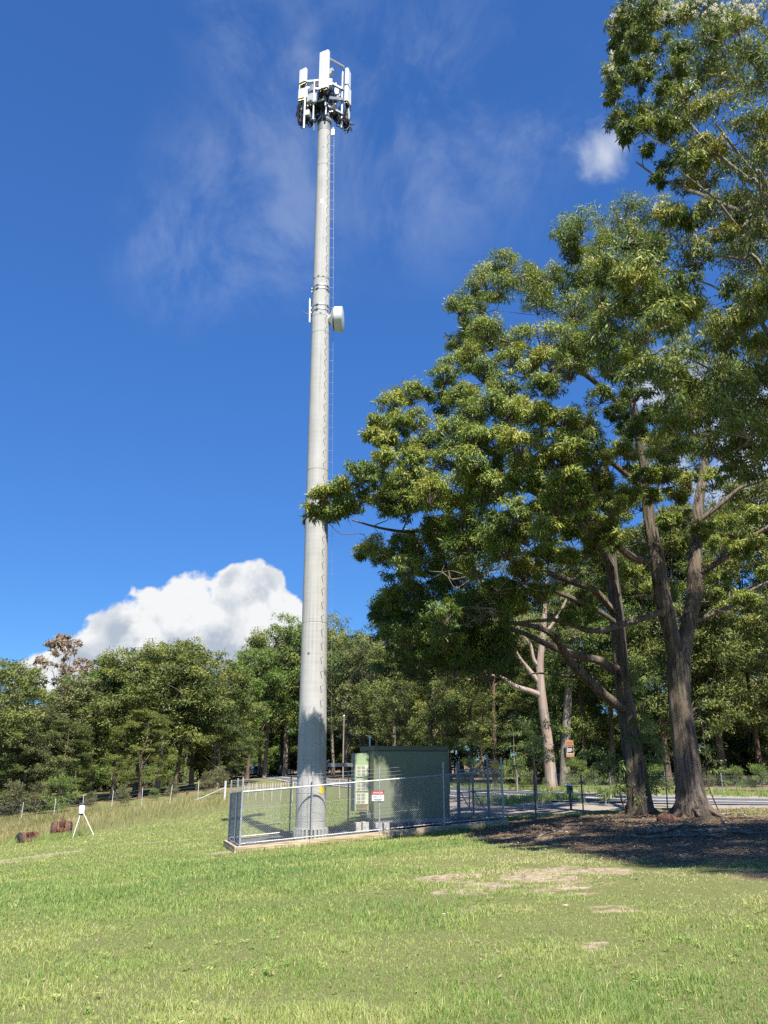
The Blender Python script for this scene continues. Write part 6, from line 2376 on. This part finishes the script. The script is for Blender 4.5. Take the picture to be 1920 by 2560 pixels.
# ------------------------------------------------------------------ cars on the road
def car(label, loc, heading, paint, kind):
    """local +Y is the nose; heading is the compass angle of the nose"""
    t = thing('parked_car' if False else 'car', label, 'car', loc, heading)
    W = 1.86
    if kind == 'wagon':
        body = [(-2.25, .45), (-2.28, .75), (-2.22, 1.0), (1.0, 1.06), (2.15, .98), (2.3, .80), (2.32, .45)]
        cab = [(-2.20, 1.0), (-2.05, 1.78), (-1.7, 1.84), (.35, 1.84), (1.05, 1.06)]
    else:
        body = [(-2.5, .50), (-2.52, .80), (-2.48, 1.08), (.95, 1.12), (2.2, 1.05), (2.42, .88), (2.45, .50)]
        cab = [(-1.0, 1.08), (-.75, 1.80), (-.4, 1.86), (.35, 1.86), (1.05, 1.12)]

    def prof(poly, w0, w1=None):
        """side profile (y, z) given width, roof narrower than the waist"""
        zmin, zmax = min(q2[1] for q2 in poly), max(q2[1] for q2 in poly)
        vs = []
        for sx in (-1, 1):
            for y, z in poly:
                f = (z - zmin) / (zmax - zmin)
                vs.append((sx * (w0 + ((w1 or w0) - w0) * f) / 2, y, z))
        m = len(poly)
        fs = [tuple(range(m)), tuple(range(2 * m - 1, m - 1, -1))] + [((i + 1) % m, i, m + i, m + (i + 1) % m) for i in range(m)]
        return MB().add(vs, fs)
    prof(body, W, W * .97).build('body', paint, t, bevel=.06)
    prof(cab, W * .95, W * .80).build('cabin', paint, t, bevel=.05)
    yb, yf = cab[0][0], cab[-1][0]
    m_ = MB()
    zr = 1.42
    a, b = np.array(cab[0]), np.array(cab[1])
    d = b - a
    nrm = np.array((-d[1], d[0])) / np.linalg.norm(d)

    def glass(p0, p1, w0, w1, off):
        vs = []
        for (y, z), w_ in ((p0, w0), (p1, w1)):
            for s in (-1, 1):
                vs.append((s * w_ / 2, y + off[0], z + off[1]))
                vs.append((s * w_ / 2, y - off[0] * .3, z - off[1] * .3))
        return MB().add(vs, [(0, 2, 6, 4), (1, 5, 7, 3), (0, 4, 5, 1), (2, 3, 7, 6), (0, 1, 3, 2), (4, 6, 7, 5)])
    glass(a + d * .16, a + d * .86, W * .82, W * .74, nrm * .015).build('rear_window', M['glass_dark'], t)
    a2, b2 = np.array(cab[-1]), np.array(cab[-2])
    d2 = b2 - a2
    n2 = np.array((d2[1], -d2[0])) / np.linalg.norm(d2)
    glass(a2 + d2 * .10, a2 + d2 * .9, W * .84, W * .74, n2 * .015).build('windscreen', M['glass_dark'], t)
    for s in (-1, 1):
        y0, y1 = yb + .25, cab[-2][0] - .05
        vs = []
        for z, f, ya, ybb in ((1.16, .14, y0, y1 + .45), (1.68, .80, y0 + .12, y1)):
            w_ = (W * .95 + (W * .80 - W * .95) * f) / 2
            for dx in (.012, -.02):
                vs.append((s * (w_ + dx), ya, z))
                vs.append((s * (w_ + dx), ybb, z))
        MB().add(vs, [(0, 1, 5, 4), (2, 6, 7, 3), (0, 4, 6, 2), (1, 3, 7, 5), (0, 2, 3, 1), (4, 5, 7, 6)]).build('side_window', M['glass_dark'], t)
        for y in (-1.42, 1.42):
            wh = MB().lathe([(.20, -.11), (.33, -.11), (.37, -.07), (.37, .07), (.33, .11), (.20, .11)], (s * (W / 2 - .12), y, .37), 24, axis_rot((1, 0, 0))).build('wheel', M['rubber'], t, smooth=True)
            MB().lathe([(.04, -.12), (.2, -.10), (.21, .10), (.04, .12)], (s * (W / 2 - .12), y, .37), 14, axis_rot((1, 0, 0))).build('rim', M['galv'], wh)
        MB().box((s * W * .40, body[-2][0] + .0, .84), (.30, .08, .18)).build('headlight', M['lamp_glass'], t)
        MB().box((s * W * .43, body[1][0] - .01, .92), (.14, .06, .30)).build('tail_lamp', M['lamp_red'], t)
        MB().box((s * (W / 2 + .09), .75, 1.15), (.18, .08, .14)).build('mirror', M['car_dark'], t)
    m_ = MB().box((0, body[0][0] - .05, .55), (W * .95, .16, .22))
    m_.build('rear_bumper', M['dark_steel'], t)
    m_ = MB().box((0, body[-1][0] + .05, .56), (W * .95, .16, .24))
    m_.box((0, body[-1][0] + .02, .82), (W * .5, .06, .16))
    m_.build('front_bumper', M['dark_steel'], t)
    MB().box((0, body[-1][0] + .135, .58), (.38, .012, .12)).build('front_plate', M['plate'], t)
    MB().box((0, body[0][0] - .135, .62), (.38, .012, .12)).build('rear_plate', M['plate'], t)
    if kind == 'wagon':
        MB().lathe([(.16, -.1), (.33, -.1), (.36, -.05), (.36, .05), (.33, .1), (.12, .12)], (0.05, -2.40, .92), 26, axis_rot((0, -1, 0))).build('spare_wheel', M['car_silver'], t, smooth=True)
        m_ = MB()
        for s in (-1, 1):
            m_.bar((s * .62, -1.6, 1.90), (s * .62, .2, 1.90), .04)
        m_.build('roof_rack', M['dark_steel'], t)
    else:
        m_ = MB()
        for y in (-.6, -.1, .3):
            m_.bar((-.72, y, 1.94), (.72, y, 1.94), .05)
        m_.build('roof_rack', M['dark_steel'], t)
        m_ = MB().tube([(-.7, 2.55, .5), (-.6, 2.58, 1.05), (.6, 2.58, 1.05), (.7, 2.55, .5)], .04, 8)
        m_.build('bull_bar', M['dark_steel'], t)
    return t


def road_pt(Y, off):
    i = int(np.argmin(np.abs(RC[:, 1] - Y)))
    p = RC[i] + rn[i] * off
    return np.array((p[0], p[1], gz(p[0], p[1]) + .05)), rt[i]


p = onground(672, 150)
i = int(np.argmin(np.hypot(RC[:, 0] - p[0], RC[:, 1] - p[1])))
q1 = RC[i] + rn[i] * 1.5
hd = math.atan2(-rt[i][0], rt[i][1])
car('silver four-wheel-drive wagon seen from behind, driving away on the far road', (q1[0], q1[1], gz(*q1) + .05), hd, M['car_silver'], 'wagon')
i2 = int(np.argmin(np.abs(RC[:, 0] / RC[:, 1] - (690 - 960) / FPX / 1.058) + (RC[:, 1] < 90) * 9))
q1 = RC[i2] - rn[i2] * 1.5
hd = math.atan2(-rt[i2][0], rt[i2][1]) + math.pi
car('charcoal pickup with pale headlights coming towards the tower on the far road', (q1[0], q1[1], gz(*q1) + .05), hd, M['car_dark'], 'pickup')


# ------------------------------------------------------------------ roadside things
def roadside():
    # orange notice on the grey trunk
    c = at(1424.5, 1872, 61.3)
    sg = thing('roadside_notice', 'tall orange and black notice board fixed to the grey gum trunk across the road', 'sign', c, -.12)
    w_, h_ = .58, 1.20
    MB().box((0, 0, 0), (w_, .04, h_)).build('panel', M['sign_cream'], sg)
    for z, hh, mt, nm in ((.43, .26, 'sign_orange', 'header_band'), (-.02, .56, 'sign_black', 'dark_panel'), (-.48, .16, 'sign_orange', 'footer_band')):
        MB().box((0, -.022, z), (w_ * .92, .012, hh)).build(nm, M[mt], sg)
    m_ = MB()
    for k in range(5):
        m_.box((-.02 + rng.uniform(-.04, .04), -.031, .02 - k * .055), (rng.uniform(.22, .38), .006, .026))
    m_.build('printed_lines', M['sign_white'], sg)
    MB().box((.04, -.031, .17), (.34, .006, .07)).build('heading', M['sign_pink'], sg)
    m_ = MB()
    for k in range(6):
        m_.box((-.2 + k * .08, -.031, -.48), (.035, .006, .09))
    m_.build('footer_marks', M['sign_cream'], sg)
    MB().bar((-.19, -.034, -.3), (-.19, -.034, .26), .022, .004, up=(0, 1, 0)).build('white_rule', M['sign_white'], sg)
    # green letterbox on a post
    p = gp(1428, 2026)
    t = thing('letterbox', 'green letterbox with a pale lid on a post beside the road', 'letterbox', p, .2)
    t.scale = (.8, .8, .85)
    k = p[1] / 38.0
    MB().box((0, 0, .55), (.10, .10, 1.1)).build('post', M['bark_dark'], t)
    MB().box((0, 0, 1.05), (.26, .38, .42), bev=.03).build('box', M['green_plastic'], t, bevel=.02)
    MB().box((0, -.02, 1.31), (.38, .46, .05), taper=.7).build('lid', M['white_paint'], t)
    MB().box((.06, -.216, .92), (.16, .012, .10)).build('paper_holder', M['teal_pale'], t)
    MB().box((0, -.214, 1.12), (.20, .01, .03)).build('slot', M['slot'], t)
    # pale utility pole among the trees behind the tower
    b = onground(857, 98)
    t = thing('utility_pole', 'thin plain utility pole among the trunks between the tower and the shelter', 'utility pole', b)
    MB().tube([(0, 0, -.2), (0, 0, 4), (.03, 0, 7.6)], [.10, .09, .075], 10).build('pole', M['bark_grey'], t, smooth=True)
    MB().lathe([(.09, 0), (.09, .10), (.03, .16)], (.03, 0, 7.58), 10).build('cap', M['white_paint'], t)
    # white roadside marker by the trees
    for (u, Y, h, lab) in ((1662, 36.0, 2.1, 'slim pale stake right of the drooping sapling'), (1511, 40.5, .75, 'short white roadside guide post left of the long-limbed gum')):
        p = onground(u, Y)
        o = MB().box((0, 0, h / 2 - .05), (.05, .03, h + .1), taper=.9).build('guide_post', M['white_paint'] if h < 1 else M['wood_dead'], None, loc=p)
        o.rotation_euler = (0, R(3), 0)
        tag(o, lab, 'post')


roadside()


# ------------------------------------------------------------------ fallen wood, rock
def ground_bits():
    r_ = gp(1668, 2052)
    ico = []
    m_ = MB()
    n, mm = 14, 9
    vs = []
    for j in range(mm):
        for i in range(n):
            th = math.pi * j / (mm - 1)
            a = 2 * math.pi * i / n
            rr = 1 + .28 * (vnoise(np.array([math.cos(a) * 1.6 + 9]), np.array([math.sin(a) * 1.6 + th * 1.5]), 77)[0] - .5)
            vs.append((math.sin(th) * math.cos(a) * .62 * rr, math.sin(th) * math.sin(a) * .42 * rr, math.cos(th) * .33 * rr + .06) )
    fs = [(j * n + i, j * n + (i + 1) % n, (j + 1) * n + (i + 1) % n, (j + 1) * n + i) for j in range(mm - 1) for i in range(n)]
    m_.add(vs, fs)
    m_.v = [q2 * .62 for q2 in m_.v]
    o = m_.build('rock', M['stone'], None, loc=r_, smooth=True)
    tag(o, 'red-brown rock half sunk in the litter at the foot of the forked gum', 'rock')
    sticks = [(1590, 2092, 1690, 2086, .085, 'thick grey fallen bough, leftmost of the pile under the big gums'), (1690, 2094, 1850, 2079, .075, 'long pale fallen bough running to the right end of the pile'),
              (1700, 2090, 1800, 2100, .05, 'crooked fallen branch lying across the middle of the pile'), (1610, 2100, 1740, 2102, .045, 'thin fallen branch at the front of the pile'),
              (1560, 2096, 1640, 2104, .04, 'short forked stick at the left front of the pile'), (1740, 2084, 1900, 2090, .05, 'bent fallen branch at the right of the pile'),
              (1310, 2103, 1420, 2080, .03, 'long thin stick alone on the litter right of the compound'), (1640, 2078, 1760, 2070, .04, 'fallen branch behind the pile, below the forked trunk'),
              (1790, 2042, 1900, 2036, .035, 'dead branch lying beside the road verge right of the forked gum')]
    for u0, v0, u1, v1, r, lab in sticks:
        a, b = gp(u0, v0), gp(u1, v1)
        L_ = np.linalg.norm(b - a)
        n = 7
        pts = []
        for k in range(n):
            q2 = a + (b - a) * k / (n - 1) + rng.normal(0, .05, 3) * (1 if 0 < k < n - 1 else 0)
            q2[2] = gz(q2[0], q2[1]) + r * .8 + abs(rng.normal(0, .03)) + .02
            pts.append(q2)
        m_ = MB().tube(smooth_path(pts, 3), np.linspace(r, r * .5, (n - 1) * 3 + 1), 9, True, 1 + rng.normal(0, .07, ((n - 1) * 3 + 1, 9)))
        for k in (2, 4, 5):
            e = pts[k] + np.array((rng.normal(0, .5), rng.normal(0, .3), rng.uniform(.02, .25)))
            m_.tube([pts[k], .5 * (pts[k] + e) + rng.normal(0, .05, 3), e], [r * .5, r * .35, r * .15], 6)
        m_.v = [q2 - a for q2 in m_.v]
        o = m_.build('fallen_branch', M['wood_dead'], None, loc=a, smooth=True)
        tag(o, lab, 'branch', 'fallen branches under the big gums')
    # twig debris
    m_ = MB()
    for k in range(420):
        p = np.array((rng.uniform(4, 20), rng.uniform(23, 32), 0))
        _, l, _ = masks(np.array([p[0]]), np.array([p[1]]))
        if rng.uniform() > l[0]:
            continue
        p[2] = gz(p[0], p[1]) + .02
        a = rng.uniform(0, 6.28)
        L_ = rng.uniform(.2, .9)
        e = p + np.array((math.cos(a) * L_, math.sin(a) * L_, rng.uniform(0, .08)))
        e[2] = gz(e[0], e[1]) + rng.uniform(.01, .08)
        m_.tube([p, .5 * (p + e) + rng.normal(0, .04, 3), e], [.011, .009, .004], 4, False)
    o = m_.build('twig_litter', M['wood_dead'])
    tag(o, 'thin twigs scattered through the leaf litter under the gums', 'twig litter', None, 'stuff')


ground_bits()
# ------------------------------------------------------------------ sun, sky, camera
EXPO, SKY = 1.2, .066
CS = 1.0 / (SKY * 2 ** EXPO)
SUN_AZ = R(15)      # sun stands behind the photographer, a little to the right
SUN_EL = R(56)
sv = Vector((math.sin(SUN_AZ) * math.cos(SUN_EL), -math.cos(SUN_AZ) * math.cos(SUN_EL), math.sin(SUN_EL)))
ld = bpy.data.lights.new('sun', 'SUN')
ld.energy = 5.0
ld.angle = R(.53)
ld.color = (1.0, .95, .87)
lo = bpy.data.objects.new('sun', ld)
COL.objects.link(lo)
lo.rotation_euler = sv.to_track_quat('Z', 'Y').to_euler()
lo.location = (0, 0, 60)


def world():
    w = bpy.data.worlds.new('World')
    sc.world = w
    w.use_nodes = True
    nt = w.node_tree
    N, L = nt.nodes, nt.links
    bg = N['Background']
    bg.inputs['Strength'].default_value = SKY
    sky = N.new('ShaderNodeTexSky')
    sky.sky_type = 'NISHITA'
    sky.sun_disc = False
    sky.sun_elevation = SUN_EL
    # the sun's compass bearing: rotation 0 puts it at +Y, turning clockwise
    sky.sun_rotation = math.pi - SUN_AZ
    sky.altitude = 50
    sky.air_density = 1.0
    sky.dust_density = .05
    sky.ozone_density = 2.2
    tc = N.new('ShaderNodeTexCoord')
    D = tc.outputs['Generated']

    def math_(op, a, b=None, c=None, clamp=False):
        m = N.new('ShaderNodeMath')
        m.operation = op
        m.use_clamp = clamp
        for k, x in enumerate((a, b, c)):
            if x is None:
                continue
            if isinstance(x, (int, float)):
                m.inputs[k].default_value = x
            else:
                L.new(x, m.inputs[k])
        return m.outputs[0]

    def noise(s, d, rough=.55, vec=None, dist=0.0):
        n = N.new('ShaderNodeTexNoise')
        n.inputs['Scale'].default_value = s
        n.inputs['Detail'].default_value = d
        n.inputs['Roughness'].default_value = rough
        n.inputs['Distortion'].default_value = dist
        L.new(vec or D, n.inputs['Vector'])
        return n.outputs['Fac']

    def rng_(x, a, b, c=0., d=1.):
        m = N.new('ShaderNodeMapRange')
        m.interpolation_type = 'SMOOTHSTEP'
        for k, q_ in (('From Min', a), ('From Max', b), ('To Min', c), ('To Max', d)):
            m.inputs[k].default_value = q_
        L.new(x, m.inputs['Value'])
        return m.outputs[0]

    def blobs(lst):
        out = None
        for u, v, r in lst:
            p = at(u, v, 1.0) - np.array((0, 0, EYE))
            p = p / np.linalg.norm(p)
            dn = N.new('ShaderNodeVectorMath')
            dn.operation = 'DISTANCE'
            L.new(D, dn.inputs[0])
            dn.inputs[1].default_value = p
            val = math_('MULTIPLY_ADD', dn.outputs['Value'], -1.0 / (r / 1990.0), 1.0)
            out = val if out is None else math_('SMOOTH_MAX', out, val, .25)
        return out

    def mix(f, a, b):
        x = N.new('ShaderNodeMix')
        x.data_type = 'RGBA'
        if isinstance(f, float):
            x.inputs[0].default_value = f
        else:
            L.new(f, x.inputs[0])
        for k, y in ((6, a), (7, b)):
            if isinstance(y, tuple):
                x.inputs[k].default_value = (*y, 1)
            else:
                L.new(y, x.inputs[k])
        return x.outputs[2]
    tint = N.new('ShaderNodeMix')
    tint.data_type = 'RGBA'
    tint.blend_type = 'MULTIPLY'
    tint.inputs[0].default_value = 1
    L.new(sky.outputs[0], tint.inputs[6])
    tint.inputs[7].default_value = (.41, .79, 1.30, 1)
    sep = N.new('ShaderNodeSeparateXYZ')
    L.new(D, sep.inputs[0])
    low_ = rng_(sep.outputs[2], .02, .62, .66, 1.0)
    vm = N.new('ShaderNodeVectorMath')
    vm.operation = 'SCALE'
    L.new(tint.outputs[2], vm.inputs[0])
    L.new(low_, vm.inputs['Scale'])
    col = vm.outputs[0]
    # high thin streaks
    mp = N.new('ShaderNodeMapping')
    mp.inputs['Rotation'].default_value = (0, R(25), R(20))
    mp.inputs['Scale'].default_value = (1.5, 1.0, 1.2)
    L.new(D, mp.inputs['Vector'])
    ci = noise(5.5, 10, .64, mp.outputs[0], .35)
    cm = blobs([(700, 60, 260), (640, 520, 330), (1080, 330, 420), (480, 640, 240), (1280, 260, 260), (720, 330, 230)])
    cf = math_('MULTIPLY', rng_(ci, .40, .74), rng_(cm, .0, .75), clamp=True)
    col = mix(math_('MULTIPLY', cf, .25), col, (.66 * CS, .75 * CS, .90 * CS))
    cf2 = math_('MULTIPLY', rng_(noise(5, 8, .6), .35, .75), rng_(blobs([(742, 70, 70), (752, 150, 60), (725, 0, 70), (700, -60, 80)]), 0, .8), clamp=True)
    col = mix(math_('MULTIPLY', cf2, .42), col, (.72 * CS, .80 * CS, .92 * CS))
    # the big heap cloud
    fine = noise(24, 6, .5)
    big = noise(9, 6, .5)
    heap = blobs([(640, 1470, 82), (575, 1490, 92), (470, 1500, 90), (392, 1545, 85), (690, 1540, 76), (300, 1600, 92), (215, 1655, 92), (150, 1685, 80), (560, 1590, 120), (430, 1620, 120), (705, 1620, 80), (130, 1695, 66), (60, 1700, 45), (735, 1560, 50)])
    hv = math_('ADD', heap, math_('ADD', math_('MULTIPLY', math_('SUBTRACT', fine, .5), 1.25), math_('MULTIPLY', math_('SUBTRACT', big, .5), .7)))
    hm = rng_(hv, .10, .26)
    body = noise(13, 7, .55, None, .3)
    low = blobs([(560, 1690, 230), (330, 1690, 180)])
    rim = rng_(hv, .9, .2)
    sh = math_('ADD', rng_(body, .38, .60), math_('ADD', math_('MULTIPLY', low, -.30), math_('MULTIPLY', rim, .55)), clamp=True)
    ccol = mix(sh, (.47 * CS, .54 * CS, .64 * CS), (.92 * CS, .93 * CS, .94 * CS))
    col = mix(hm, col, ccol)
    # soft clouds on the right, seen through the leaves
    rt_ = blobs([(1510, 390, 90), (1545, 350, 70), (1760, 1000, 150), (1860, 1100, 170), (1690, 1160, 120), (1620, 980, 80), (1900, 1260, 150), (1880, 1740, 170)])
    rv = math_('ADD', rt_, math_('MULTIPLY', math_('SUBTRACT', noise(13, 8, .6, None, .4), .5), 2.2))
    col = mix(math_('MULTIPLY', rng_(rv, -.05, .95), .78), col, (.74 * CS, .79 * CS, .88 * CS))
    L.new(col, bg.inputs['Color'])


world()
cam = bpy.data.cameras.new('camera')
cam.sensor_fit = 'HORIZONTAL'
cam.sensor_width = 36
cam.lens = 36 * FPX / 1920
cam.clip_end = 3000
co = bpy.data.objects.new('camera', cam)
COL.objects.link(co)
co.location = (0, 0, EYE)
co.rotation_euler = (math.pi / 2 + PITCH, 0, 0)
sc.camera = co
sc.view_settings.view_transform = 'Standard'
sc.view_settings.look = 'None'
sc.view_settings.exposure = EXPO
sc.view_settings.gamma = 1
sc.render.engine = 'CYCLES'
sc.cycles.max_bounces = 6
sc.cycles.transparent_max_bounces = 4
sc.cycles.use_denoising = False
